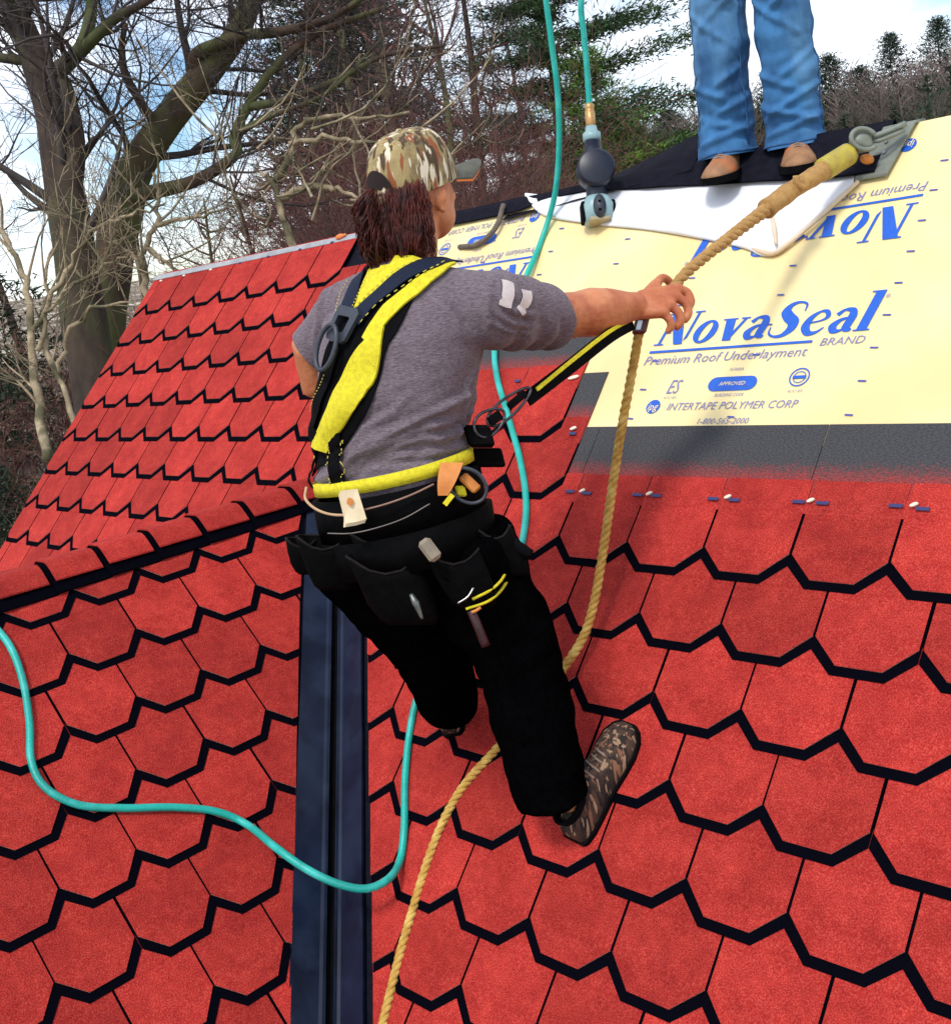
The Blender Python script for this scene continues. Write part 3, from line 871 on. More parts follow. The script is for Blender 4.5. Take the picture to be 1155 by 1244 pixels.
# the rolled cream edge of the flap, from its corner up to the ridge
M_CURL = mat('tan_sheet_edge', (.66, .50, .33), (.75, .62, .45), scale=9, rough=.55)
b = MB()
pts = smooth_path([R(*(2.2097, -4.9372), .012), R(*(2.5316, -4.7730), .016), R(*(2.7326, -4.9148), .020), R(*(3.0549, -5.3547), .022), R(*(3.3711, -5.8763), .022)], n=5)
b.tube(pts, list(np.interp(np.linspace(0, 1, len(pts)), [0, .15, .5, 1], [.004, .008, .007, .006])), 10)
b.build('rolled_edge', [M_CURL], house, True)
b = MB()
pts = smooth_path([R(*(2.5943, -4.8661), .03), R(*(2.4885, -5.1881), .034), R(*(2.3522, -5.5394), .03)], n=4)
b.tube(pts, list(np.interp(np.linspace(0, 1, len(pts)), [0, .5, 1], [.004, .007, .004])), 8)
b.build('flap_crease', [M_CURL], house, True)
# a loose offcut and a nailed scrap of timber on the left of the ridge
b = MB()
pts = smooth_path([R(*(-3.3721, -6.0293), .01), R(*(-2.8864, -5.9777), .02), R(*(-2.5989, -6.2755), .03), R(*(-2.6655, -6.8259), .03)], n=5)
b.tube(pts, .011, 8)
strap = b.build('strap_offcut', [mat('grey_brown_strap', (.10, .075, .055), (.15, .12, .09), scale=40, rough=.8)], None, True)
tag(strap, 'grey-brown curved strap lying on the yellow underlayment beside the roofer\'s face', 'strap')

# ------------------------------------------------------------------ the roofer
M_SKIN = mat('skin', (0.54, 0.185, 0.075), (0.40, 0.105, 0.040), scale=22, rough=0.5, bump=0.22, bscale=85, detail=7, c3=(.60, .23, .10), s3=9)
M_SHIRT = mat('heather_shirt', (0.170, 0.128, 0.146), (0.090, 0.067, 0.080), scale=260, rough=0.95, bump=0.3, bscale=300, stretch=(.25, .25, 1.6),
              detail=5, c3=(0.20, 0.165, 0.19), s3=420, spec=.15, sheen=.15)
M_TROUS = mat('black_work_trousers', (0.0012, 0.0012, 0.0015), (0.002, 0.002, 0.0024), scale=60, rough=0.95, bump=0.2, spec=.0)
M_LEATH = mat('black_leather', (0.0015, 0.0015, 0.0018), (0.0028, 0.0028, 0.003), scale=40, rough=0.75, bump=0.2, spec=.04)
M_NAVY = mat('navy_webbing', (0.007, 0.012, 0.028), (0.012, 0.018, 0.04), scale=200, rough=0.8, bump=0.25, bscale=320, spec=.2)
M_YEL = mat('yellow_padding', (0.80, 0.70, 0.014), (0.62, 0.52, 0.010), scale=90, rough=0.75, bump=0.4, bscale=420)
M_HAIR = mat('dark_auburn_hair', (0.120, 0.022, 0.015), (0.030, 0.006, 0.005), scale=30, rough=0.5, spec=.4)
M_TAPE = mat('reflective_tape', (0.62, 0.53, 0.50), (0.55, 0.46, 0.44), scale=120, rough=0.4)
M_PLASTIC = mat('slate_plastic', (0.026, 0.032, 0.045), (0.038, 0.045, 0.06), scale=50, rough=0.45)
M_ORANGE = mat('orange_leather', (0.66, 0.24, 0.045), (0.55, 0.18, 0.03), scale=30, rough=0.6, bump=.1)
M_TAN = mat('tan_cord', (0.55, 0.36, 0.20), (0.45, 0.28, 0.15), scale=60, rough=0.7)
M_CREAM = mat('cream_label', (0.85, 0.72, 0.48), (0.78, 0.64, 0.40), scale=20, rough=0.7)
M_STEEL = mat('brushed_steel', (0.5, 0.5, 0.52), (0.4, 0.4, 0.42), scale=60, rough=0.3, metal=0.9)
def camo(name, base, dark, pale, rust, sc=1.0, st=(1, 1, 1)):
    m = mat(name, base, tuple(.6 * x for x in base), scale=16 * sc, rough=.85, bump=.15, bscale=200, stretch=st, c3=dark, s3=11 * sc)
    t = m.node_tree; bs = t.nodes['Principled BSDF']; src = bs.inputs['Base Color'].links[0].from_socket
    co = t.nodes.new('ShaderNodeTexCoord'); ma = t.nodes.new('ShaderNodeMapping')
    ma.inputs['Scale'].default_value = (58 * sc, 58 * sc, 11 * sc); ma.inputs['Rotation'].default_value = (.35, .5, 0)
    t.links.new(co.outputs['Object'], ma.inputs[0])
    for colr, off, lo in ((dark, 0, .62), (pale, 7.3, .67), (rust, 3.1, .69)):
        n = t.nodes.new('ShaderNodeTexNoise'); n.inputs['Scale'].default_value = 1; n.inputs['Detail'].default_value = 2
        ad = t.nodes.new('ShaderNodeVectorMath'); ad.operation = 'ADD'; ad.inputs[1].default_value = (off, off * 2, off)
        t.links.new(ma.outputs[0], ad.inputs[0]); t.links.new(ad.outputs[0], n.inputs['Vector'])
        r = t.nodes.new('ShaderNodeValToRGB'); r.color_ramp.elements[0].position = lo - .09; r.color_ramp.elements[1].position = lo - .06
        t.links.new(n.outputs['Fac'], r.inputs[0])
        mx = t.nodes.new('ShaderNodeMixRGB'); mx.inputs[2].default_value = (*colr, 1)
        t.links.new(r.outputs[0], mx.inputs[0]); t.links.new(src, mx.inputs[1]); src = mx.outputs[0]
    t.links.new(src, bs.inputs['Base Color'])
    return m
M_CAMO = camo('reed_camouflage', (.42, .32, .14), (.075, .045, .022), (.70, .62, .46), (.28, .085, .03))
M_SHOEC = camo('brown_camouflage_shoe', (.075, .036, .020), (.012, .006, .005), (.30, .19, .11), (.20, .09, .045), 1.3)

roofer = thing('person', 'roofer seen from behind in grey shirt, yellow harness and camouflage cap, gripping the rope', 'person', (0.44, -0.5, -0.48))
HD = Vector((0.5017, -0.5785, 1.0131)); FH = Vector((-.05, .998, 0)).normalized(); RH = Vector((.998, .05, 0)).normalized()

bm_ = MB()
torso(bm_, -0.040)
capsule(bm_, (0.478, -0.625, 0.80), .060, HD - U * .055 - FH * .012, .056)
ellipsoid(bm_, HD - FH * .008, (RH, FH, U), (.075, .096, .108), 28, 18)
ellipsoid(bm_, HD + FH * .036 - U * .070, (RH, FH, U), (.056, .058, .056), 24, 14)
ellipsoid(bm_, HD + FH * .062 - U * .032, (RH, FH, U), (.050, .034, .052), 24, 14)       # cheeks
capsule(bm_, HD + FH * .088 + U * .002, .011, HD + FH * .112 - U * .034, .013, 12)         # nose
ellipsoid(bm_, HD + FH * .088 - U * .068, (RH, FH, U), (.026, .012, .008), 16, 8)
ellipsoid(bm_, HD + FH * .085 - U * .080, (RH, FH, U), (.022, .012, .008), 16, 8)
ellipsoid(bm_, HD + FH * .072 + U * .018, (RH, FH, U), (.052, .026, .014), 20, 10)         # brow
for s in (-1, 1):
    ec = HD + RH * s * .0735 - FH * .004 - U * .036
    ellipsoid(bm_, ec, ((RH * s * .35 + FH).normalized(), RH, U), (.019, .010, .027), 16, 12)
    ellipsoid(bm_, ec - U * .026 + FH * .004, (FH, RH, U), (.010, .008, .012), 12, 8)
capsule(bm_, (.56, -.61, .755), .050, R_SH, .062)
limb(bm_, [R_SH, R_SL, R_SL.lerp(R_EL, .6), R_EL, R_EL.lerp(R_WR, .25), R_EL.lerp(R_WR, .55), R_EL.lerp(R_WR, .85), R_WR],
     [.062, .058, .056, .055, .060, .052, .037, .034], 20)
capsule(bm_, (.38, -.64, .775), .060, L_SH, .072)
L_WR = Vector((.235, -.50, .50))
limb(bm_, [L_SH, L_SL, L_EL, L_EL.lerp(L_WR, .35), L_WR], [.068, .056, .050, .052, .034], 20)
for hip, kn, an in ((R_HIP, R_KN, Vector((0.6836, -0.5868, -0.4570))), (L_HIP, L_KN, L_HEM + Vector((0, .05, -.01)))):
    limb(bm_, [hip, kn, kn.lerp(an, .4), an, an - U * .012], [.085, .055, .052, .034, .033], 16)
# right hand: knuckles up, fingers curling over the rope
def finger(pts, r0):
    P = smooth_path(pts, n=3); bm_.tube(P, list(np.linspace(r0, r0 * .84, len(P))), 10)
    ellipsoid(bm_, P[-1], (RH, FH, U), (r0 * .82,) * 3, 10, 8)
PALM = [Vector((0.6802, -0.0595, 0.6541)), Vector((0.6995, -0.0281, 0.6642)), Vector((0.7220, 0.0110, 0.6647)), Vector((0.7366, 0.0313, 0.6564))]
bm_.rings([ring(PALM[i], a, c, 16, 2.2, Vector((0.7248, -0.0435, 0.6275)) - Vector((0.6928, 0.0223, 0.7236)), Vector((0, 0, 0)) + FH * .02 + RH * .0) for i, (a, c) in enumerate(((.30, .9), (.42, 1.0), (.50, .95), (.42, .7)))]) if False else None
for i in range(4):
    pass
def slab(a, b_, ra, rb): capsule(bm_, a, ra, b_, rb, 14)
KN = [Vector((0.7284, 0.0434, 0.6740)), Vector((0.7367, 0.0236, 0.6554)), Vector((0.7395, -0.0088, 0.6394)), Vector((0.7363, -0.0386, 0.6279))]
for k, w in zip(KN, ((0.6775, -0.0419, 0.6702), (0.6842, -0.0536, 0.6590), (0.6850, -0.0639, 0.6482), (0.6872, -0.0727, 0.6371))): slab(w, k, .0190, .0155)
for K_ in KN: ellipsoid(bm_, K_ + U * .006, (RH, FH, U), (.0085, .0085, .0085), 10, 8)
finger([KN[0], (0.7418, 0.0612, 0.6619), (0.7502, 0.0622, 0.6383), (0.7495, 0.0490, 0.6237)], .0132)
finger([KN[1], (0.7534, 0.0354, 0.6378), (0.7588, 0.0329, 0.6130), (0.7538, 0.0227, 0.5985)], .0132)
finger([KN[2], (0.7548, -0.0002, 0.6164), (0.7543, -0.0008, 0.5940), (0.7461, -0.0051, 0.5850)], .0126)
finger([KN[3], (0.7488, -0.0334, 0.6037), (0.7479, -0.0317, 0.5892), (0.7410, -0.0341, 0.5819)], .0114)
slab((0.6803, -0.0327, 0.6666), (0.6808, 0.0220, 0.6939), .018, .015)
finger([(0.6812, 0.0132, 0.6889), (0.6799, 0.0473, 0.7052), (0.6829, 0.0704, 0.6976), (0.6865, 0.0764, 0.6818)], .0125)
# left hand, in front of the body on the lanyard
slab(L_WR, L_WR + Vector((.03, .07, -.01)), .028, .030)
for k in range(4):
    q = L_WR + Vector((.055 - k * .018, .09, -.012)); finger([q, q + Vector((.01, .035, -.01)), q + Vector((.022, .045, -.035)), q + Vector((.03, .025, -.05))], .010)
finger([L_WR + Vector((.05, .03, 0)), L_WR + Vector((.075, .06, -.005)), L_WR + Vector((.085, .085, -.02))], .011)
body_me = remesh('body', bm_, 0.0045, 3, .45)
link('body', body_me, roofer, [M_SKIN])
link('shirt', shirt_me, roofer, [M_SHIRT])
bmx = bmesh.new(); bmx.from_mesh(trousers_me); bmx.to_mesh(trousers_me); bmx.free()
cut_shell(trousers_me, [((.453, -.747, .395), (0, 0, 1), .6), (R_HEM - (R_HEM - R_KN).normalized() * .002, R_HEM - R_KN, .2), (L_HEM, L_HEM - L_KN, .2)])
link('trousers', trousers_me, roofer, [M_TROUS])
for s in (-1, 1):
    b = MB(); ellipsoid(b, HD + FH * .082 + RH * s * .031 + U * .002, (RH, FH, U), (.011, .011, .009), 14, 10)
    b.build('eye', [mat('eye_white', (.75, .72, .68), rough=.3)], roofer, True)

# surface lookup for everything worn
def bvh_of(*meshes):
    vs, fs = [], []
    for me in meshes:
        o = len(vs); vs += [v.co.copy() for v in me.vertices]; fs += [tuple(i + o for i in p.vertices) for p in me.polygons]
    return BVHTree.FromPolygons(vs, fs)
SURF = bvh_of(shirt_me, trousers_me)
def snap(p, off=0.0, out=None):
    p = Vector(p); loc, n_, i, d = SURF.find_nearest(p)
    if loc is None: return p, Vector((0, -1, 0))
    c = Vector((.465, -.70, loc.z)); 
    if n_.dot(loc - c) < 0: n_ = -n_
    return loc + n_ * off, n_
def resample(pts, n):
    P = smooth_path(pts, n=8) if len(pts) > 2 else [Vector(pts[0]).lerp(Vector(pts[1]), t / 8) for t in range(9)]
    L_ = [0]
    for a, c in zip(P, P[1:]): L_.append(L_[-1] + (c - a).length)
    res = []
    for k in range(n):
        s = L_[-1] * k / (n - 1); i = max(j for j in range(len(L_)) if L_[j] <= s + 1e-9); i = min(i, len(P) - 2)
        t = (s - L_[i]) / max(1e-9, L_[i + 1] - L_[i]); res.append(P[i].lerp(P[i + 1], min(1, t)))
    return res
def patch(name, ea, eb, m, off=.004, th=.004, parent=None, n=22, k=6, puff=0.0):
    A, B_ = resample(ea, n), resample(eb, n)
    top, low = [], []
    for a, c in zip(A, B_):
        rt, rl = [], []
        for j in range(k):
            q, nn = snap(a.lerp(c, j / (k - 1)), 0)
            pf = puff * math.sin(math.pi * j / (k - 1))
            rt.append(q + nn * (off + th + pf)); rl.append(q + nn * off)
        top.append(rt); low.append(rl)
    b = MB(); b.rings(top, 0, False, False, closed=False); b.rings([r[::-1] for r in low], 0, False, False, closed=False)
    edge = lambda g: g[0] + [r[-1] for r in g[1:]] + g[-1][::-1][1:] + [r[0] for r in g[::-1][1:-1]]
    b.rings([edge(top), edge(low)], 0, False, False)
    me = b.mesh(name, [m], True)
    bmx = bmesh.new(); bmx.from_mesh(me); bmesh.ops.recalc_face_normals(bmx, faces=bmx.faces); bmx.to_mesh(me); bmx.free()
    return link(name, me, parent)
def strap(name, pts, w, m, off=.006, th=.003, parent=None, n=24, puff=0):
    P = resample(pts, n); ea, eb = [], []
    for i, p in enumerate(P):
        q, nn = snap(p); t = (P[min(i + 1, n - 1)] - P[max(i - 1, 0)]).normalized(); s = nn.cross(t).normalized()
        ea.append(q + s * w / 2); eb.append(q - s * w / 2)
    return patch(name, ea, eb, m, off, th, parent, n, 4, puff)
def thread(name, pts, rad, m, off, parent, n=30, dash=False):
    P = [snap(p, off)[0] for p in resample(pts, n)]
    b = MB()
    if dash:
        for i in range(0, n - 1, 2): b.tube([P[i], P[i].lerp(P[i + 1], .9)], rad, 5)
    else: b.tube(P, rad, 6)
    return b.build(name, [m], parent, True)
M_STITCH = mat('yellow_stitching', (.70, .60, .10), (.6, .5, .08), scale=60, rough=.7)

harness = thing('harness', None, None, (0.45, -0.8, .55)); harness.parent = roofer; harness.matrix_parent_inverse = Matrix.Translation(roofer.location).inverted()
WM[harness.name] = Matrix.Translation(harness.location)
H = harness
# black backing, then yellow padding, then navy straps
patch('backing', [(0.3773, -0.6671, 0.8493), (0.4197, -0.7844, 0.7572), (0.4053, -0.8306, 0.6659), (0.3266, -0.8479, 0.5602), (0.2800, -0.8575, 0.4955), (0.2940, -0.8721, 0.4214)], [(0.5799, -0.5806, 0.8345), (0.5995, -0.7661, 0.7316), (0.5767, -0.8056, 0.6789), (0.5499, -0.8392, 0.5898), (0.5073, -0.8515, 0.5360), (0.4231, -0.8782, 0.4539)], M_BLACK, .003, .004, H)
patch('upper_padding', [(0.4457, -0.6838, 0.8550), (0.4519, -0.7223, 0.8177), (0.4665, -0.7758, 0.7648)], [(0.5603, -0.6485, 0.8415), (0.5280, -0.7197, 0.8098), (0.4774, -0.7788, 0.7608)], M_YEL, .008, .005, H, puff=.004)
patch('shoulder_padding', [(0.5981, -0.5932, 0.8340), (0.5809, -0.7096, 0.7980), (0.5323, -0.7884, 0.7368), (0.5171, -0.8088, 0.7059)], [(0.6096, -0.5995, 0.8228), (0.6096, -0.7117, 0.7781), (0.5717, -0.7789, 0.7323), (0.5395, -0.8126, 0.6911)], M_YEL, .008, .005, H, puff=.002)
patch('lower_padding', [(0.5371, -0.8047, 0.7057), (0.5000, -0.8247, 0.6779), (0.4507, -0.8471, 0.6125), (0.4035, -0.8631, 0.5472), (0.3224, -0.8516, 0.4845)], [(0.5660, -0.7851, 0.7250), (0.5670, -0.8115, 0.6683), (0.5492, -0.8315, 0.6095), (0.5102, -0.8542, 0.5726), (0.4623, -0.8641, 0.5247), (0.3994, -0.8683, 0.4756)], M_YEL, .008, .006, H, puff=.006)
patch('hip_padding', [(0.2774, -0.8511, 0.5134), (0.2662, -0.8569, 0.4758), (0.2973, -0.8747, 0.4396)], [(0.3156, -0.8512, 0.5037), (0.2946, -0.8602, 0.4710), (0.3124, -0.8715, 0.4410)], M_YEL, .008, .004, H)
strap('webbing', [(0.3864, -0.6602, 0.8474), (0.4259, -0.7262, 0.8117), (0.4477, -0.7862, 0.7553)], .040, M_NAVY, .013, .003, H)
strap('webbing', [(0.5946, -0.5682, 0.8385), (0.5737, -0.6594, 0.8272), (0.5388, -0.7327, 0.7947), (0.4880, -0.7924, 0.7407)], .040, M_NAVY, .014, .003, H)
strap('webbing', [(0.4397, -0.8217, 0.6987), (0.3971, -0.8419, 0.6133), (0.3369, -0.8530, 0.5326), (0.2870, -0.8559, 0.4464)], .044, M_BLACK, .012, .003, H)
strap('webbing', [(0.4357, -0.8681, 0.5166), (0.4337, -0.8774, 0.4539), (0.4320, -0.8838, 0.4031)], .036, M_BLACK, .012, .003, H)
strap('webbing', [(0.3601, -0.8588, 0.5243), (0.3193, -0.8517, 0.4458), (0.3181, -0.8690, 0.3919)], .034, M_BLACK, .012, .003, H)
for pts in ([(0.3767, -0.6731, 0.8427), (0.3778, -0.7113, 0.8106), (0.4182, -0.7828, 0.7589)], [(0.4636, -0.7001, 0.8406), (0.4632, -0.7347, 0.8057), (0.4665, -0.7758, 0.7648)], [(0.5583, -0.6595, 0.8395), (0.5179, -0.7229, 0.8095), (0.4747, -0.7788, 0.7610)], [(0.5954, -0.6185, 0.8232), (0.5767, -0.7191, 0.7927), (0.5079, -0.7942, 0.7342)],
            [(0.4126, -0.8382, 0.6395), (0.3763, -0.8441, 0.5958), (0.3330, -0.8391, 0.5581)], [(0.4584, -0.8654, 0.5067), (0.4603, -0.8797, 0.4548), (0.4387, -0.8800, 0.4023)], [(0.4136, -0.8670, 0.5071), (0.4171, -0.8782, 0.4539), (0.4161, -0.8867, 0.4071)]):
    thread('stitching', pts, .0011, M_STITCH, .018, H, 26, True)
# slate keeper plate and D-ring between the shoulder blades
pc, pn = snap((0.4602, -0.7994, 0.7332), .020)
px_, _ = snap((0.5151, -0.8016, 0.7190), .020); X_ = (px_ - pc); X_ = (X_ - pn * X_.dot(pn)).normalized(); Y_ = pn.cross(X_)
def loc(x, y, z=0): return pc + X_ * x + Y_ * y + pn * z
b = MB()
o_ = [(-.034, .030), (-.030, .038), (.030, .040), (.040, .030), (.030, -.034), (.018, -.042), (-.030, -.040), (-.036, -.028)]
i_ = [(-.022, .012), (-.020, .016), (.014, .018), (.018, .014), (.014, -.016), (.010, -.019), (-.020, -.018), (-.023, -.014)]
lo_, hi_ = [loc(x, y, -.003) for x, y in o_], [loc(x, y, .006) for x, y in o_]
li_, hi2 = [loc(x, y, -.003) for x, y in i_], [loc(x, y, .006) for x, y in i_]
b.rings([lo_, hi_, hi2, li_], 0, False, False)
b.build('keeper_plate', [M_PLASTIC], H)
b = MB()
dp = [loc(.030 * math.cos(t) - .012, .050 * math.sin(t) - .060, .010 + .008 * math.sin(t)) for t in np.linspace(0, 2 * math.pi, 25)]
b.tube(dp, .0055, 8, cap=False); b.build('d_ring', [M_PLASTIC], H, True)

# reflective tape and seam on the sleeve
for pts in ([(0.7268, -0.5686, 0.7749), (0.7382, -0.5837, 0.7515), (0.7398, -0.6017, 0.7262)], [(0.7313, -0.5214, 0.7486), (0.7344, -0.5295, 0.7282), (0.7482, -0.5659, 0.7061)]):
    strap('sleeve_tape', pts, .028, M_TAPE, .0025, .0012, roofer)

# waist: harness belt, tool belt, pouches
belt = thing('tool_belt', None, None, (0.45, -0.75, .26)); belt.parent = roofer; belt.matrix_parent_inverse = Matrix.Translation(roofer.location).inverted()
WM[belt.name] = Matrix.Translation(belt.location)
def hoop(name, c, a, bb, h, m, k0=0.0, n=48, tilt=0.0, parent=None):
    top = [Vector(p) for p in ring(Vector(c) + U * h / 2, a, bb, n)]; lowr = [Vector(p) for p in ring(Vector(c) - U * h / 2, a, bb, n)]
    for P in (top, lowr):
        for p in P: p.z += (p - Vector(c)).dot(RT) * tilt
    ti = [p.lerp(Vector(c) + U * h / 2, .08) for p in top]; li2 = [p.lerp(Vector(c) - U * h / 2, .08) for p in lowr]
    b = MB(); b.rings([ti, top, lowr, li2, ti], 0, False, False); return b.build(name, [m], parent, True)
hoop('waist_padding', (.452, -.748, .398), .196, .158, .029, M_YEL, tilt=.10, parent=belt)
hoop('harness_belt', (.453, -.748, .325), .204, .168, .095, M_LEATH, tilt=.10, parent=belt)
hoop('leather_belt', (.455, -.748, .235), .214, .180, .085, M_LEATH, tilt=.12, parent=belt)
CR = Vector((.70, .70, -.16)); CF = Vector((.70, -.67, .22)); CU = Vector((-.16, .04, .98))
def pouch(px, size, lean=0.0, name='pouch', m=None, parent=None):
    c = Vector(px); w, h, d = size
    b = MB(); rows = []
    for t, ws, ds in ((0, 1.0, 1.0), (.06, 1.03, 1.03), (.35, 1.02, .98), (.7, .95, .85), (.92, .80, .62), (1.0, .62, .40)):
        rg = ring(c - CU * h * t + CR * lean * t, w * ws, d * ds, 24, 3.2, CR, CF)
        rg = [q - CU * (.26 * h * max(0, (q - c).dot(CF) / d) * max(0, 1 - ((q - c).dot(CR) / w) ** 2) if t < .1 else 0) + (CR + CF) * .006 * noise.noise(q * 24) for q in rg]
        rows.append(rg)
    inner = [rows[0][i] + (c - Vector(rows[0][i])) * .12 for i in range(24)]
    deep = [Vector(p) - CU * h * .35 for p in inner]
    b.rings([deep, inner] + rows, 0)
    o = b.build(name, [m or M_LEATH], parent or belt, True)
    e = MB(); e.tube([Vector(p) + CU * .002 for p in rows[0]] + [Vector(rows[0][0]) + CU * .002], .0032, 6, cap=False)
    e.build('pouch_rim', [mat('lighter_rim', (.016, .013, .010), (.006, .005, .005), scale=60, rough=.7, spec=.1)], o, True)  # rim tube coloured a little paler than the pouch leather
    return o
pouch((0.3724, -0.9152, 0.2870), (.058, .125, .042), -.004)
pouch((0.2911, -0.9156, 0.2759), (.038, .085, .034), -.008)
pouch((0.5308, -0.8817, 0.2422), (.078, .155, .050), .022)
pouch((0.5183, -0.8518, 0.2811), (.080, .105, .040), .012)
pouch((0.6478, -0.7888, 0.2370), (.060, .130, .045), .022)
pouch((0.6660, -0.6731, 0.2559), (.040, .114, .036), .022)
b = MB(); b.box((0.6204, -0.6138, 0.3982), (CR, CF, CU), (.040, .020, .022)); o = b.build('holster_block', [M_LEATH], belt)
bv = o.modifiers.new('b', 'BEVEL'); bv.width = .006; bv.segments = 2
strap('hanging_strap', [(0.7008, -0.6611, 0.2126), (0.6970, -0.6291, 0.1910), (0.6868, -0.5997, 0.1733)], .030, M_BLACK, .004, .004, belt) if False else None
b = MB(); b.tube(smooth_path([(0.6852, -0.6629, 0.2255), (0.7133, -0.6541, 0.2075), (0.7358, -0.6376, 0.1851)], n=4), [.02, .018, .016, .015, .014, .014, .014, .012, .012][:9], 8); b.build('hanging_strap', [M_BLACK], belt, True)
thread('belt_cord', [(0.3731, -0.9467, 0.4143), (0.4230, -0.9570, 0.3592), (0.4790, -0.9360, 0.3337), (0.5374, -0.9001, 0.3448), (0.5975, -0.8284, 0.3677), (0.6335, -0.7850, 0.3827)], .0022, M_TAN, .010, belt) if False else None
def cord(name, pts, r, m, parent=belt):
    b = MB(); P = smooth_path(pts, n=6); b.tube(P, r, 6); return b.build(name, [m], parent, True)
BD = 2.335
cord('belt_cord', [(0.3891, -0.9458, 0.4108), (0.4054, -0.9653, 0.3906), (0.4417, -0.9705, 0.3713), (0.4780, -0.9592, 0.3570), (0.5221, -0.9368, 0.3509)], .0032, M_TAN)
cord('belt_cord', [(0.5481, -0.9283, 0.3607), (0.5934, -0.8956, 0.3680), (0.6312, -0.8563, 0.3784), (0.6630, -0.8178, 0.3923)], .0022, mat('brown_cord', (.30, .17, .12), rough=.7))
cord('belt_stitching', [(0.4709, -0.9723, 0.3181), (0.5242, -0.9539, 0.3159), (0.5798, -0.9297, 0.3230), (0.6289, -0.8883, 0.3352), (0.6625, -0.8384, 0.3549)], .0013, mat('grey_thread', (.22, .19, .17), rough=.7))
# cream tag with a small orange mark
tg = Vector((0.5487, -0.9517, 0.3781))
for k in range(3):
    b = MB(); q = tg - CF * .004 * k + CR * (-.003 * k) - CU * .004 * k
    b.prism([q + CR * x + CU * y + CF * .004 * math.sin(y * 60) for x, y in ((-.018, .032), (.020, .036), (.022, -.030), (.0, -.036), (-.026, -.040), (-.020, -.02))], CF, .0012)
    b.build('tag', [M_CREAM], belt)
b = MB(); q = tg + CF * .0062 + CU * .008 - CR * .002
b.add([q + CR * .007 * math.cos(t) * (1 + .3 * math.sin(2 * t)) + CU * .009 * math.sin(t) for t in np.linspace(0, 6.0, 14)], [tuple(range(14))])
b.build('tag_mark', [M_ORANGE], belt)
# orange leather loop, hammer ring with its contents
b = MB(); rows = []
for t in np.linspace(0, 1, 8):
    c = Vector((0.6694, -0.7625, 0.4249)).lerp(Vector((0.6701, -0.8048, 0.3639)), t) + CF * .008 * math.sin(t * 3.1); w = .0235 * (1 - .55 * t ** 2)
    rows.append([c - CR * w - CF * .003, c - CR * w, c + CR * w, c + CR * w - CF * .003])
b.rings(rows, 0); b.build('leather_loop', [M_ORANGE], belt)
rc = Vector((0.6879, -0.7462, 0.3704))
b = MB(); b.tube([rc + (CR * math.cos(t) + CU * math.sin(t)) * .039 + CF * .004 * math.sin(t) for t in np.linspace(0, 2 * math.pi, 33)], .0042, 8, cap=False)
b.build('hammer_ring', [M_PLASTIC], belt, True)
b = MB(); b.box(rc + CU * .006 + CR * .006 - CF * .012, ((CR * .6 - CU * .8), CF, (CR * .8 + CU * .6)), (.021, .008, .013)); o = b.build('ring_pad', [M_ORANGE], belt)
o.modifiers.new('b', 'BEVEL').width = .004
b = MB(); b.box(rc - CU * .012 - CR * .018 - CF * .010, (CR, CF, CU), (.011, .006, .012)); o = b.build('yellow_tab', [M_YEL], belt); o.modifiers.new('b', 'BEVEL').width = .004
b = MB(); b.box(Vector((0.6754, -0.7955, 0.3525)), ((CR * .7 + CU * .7), CF, (CU * .7 - CR * .7)), (.016, .004, .005)); b.build('yellow_tab', [M_YEL], belt)
# leg straps: yellow-edged bands round the right thigh
for dy in (0, 11):
    cord('leg_strap', [(0.7047, -0.8271, 0.1210) if dy else (0.7136, -0.8117, 0.1389), (0.7254, -0.7815, 0.1242) if dy else (0.7268, -0.7728, 0.1456), (0.7199, -0.7326, 0.1312) if dy else (0.7190, -0.7267, 0.1518), (0.6912, -0.6703, 0.1400) if dy else (0.6877, -0.6673, 0.1599)], .0032, M_YEL)
cord('metal_ring', [(0.7026, -0.8454, 0.1402), (0.7166, -0.8271, 0.1501), (0.7207, -0.8102, 0.1650)], .0022, M_STEEL)
M_KNIFE = mat('beige_handle', (.30, .25, .18), (.22, .18, .13), scale=30, rough=.45)
b = MB(); kc = Vector((0.6707, -0.8680, 0.2633)); kd = (CU * .9 - CR * .42).normalized(); ks = kd.cross(CF).normalized()
b.box(kc, (ks, CF, kd), (.015, .008, .026)); o = b.build('knife_handle', [M_KNIFE], belt); o.modifiers.new('b', 'BEVEL').width = .007
b = MB(); b.tube(smooth_path([(0.6509, -0.9239, 0.1819), (0.6641, -0.9247, 0.1599), (0.6739, -0.9244, 0.1300)], n=5), list(np.interp(np.linspace(0, 1, 11), [0, .4, 1], [.004, .008, .003])), 8); b.build('plier_jaw', [mat('dull_chrome', (.18, .19, .17), (.10, .11, .10), scale=60, rough=.35, metal=.6)], belt, True)
b = MB(); b.tube(smooth_path([(0.7122, -0.8208, 0.1160), (0.7270, -0.8229, 0.0851), (0.7378, -0.8196, 0.0386)], n=5), .010, 8); b.build('chisel_handle', [mat('maroon_handle', (.035, .006, .008), (.02, .004, .006), rough=.4)], belt, True)
b = MB(); b.tube(smooth_path([(0.7243, -0.8302, 0.1170), (0.7302, -0.8232, 0.1189), (0.7372, -0.8141, 0.1239)], n=3), .0035, 6); b.build('handle_band', [M_ORANGE], belt, True)

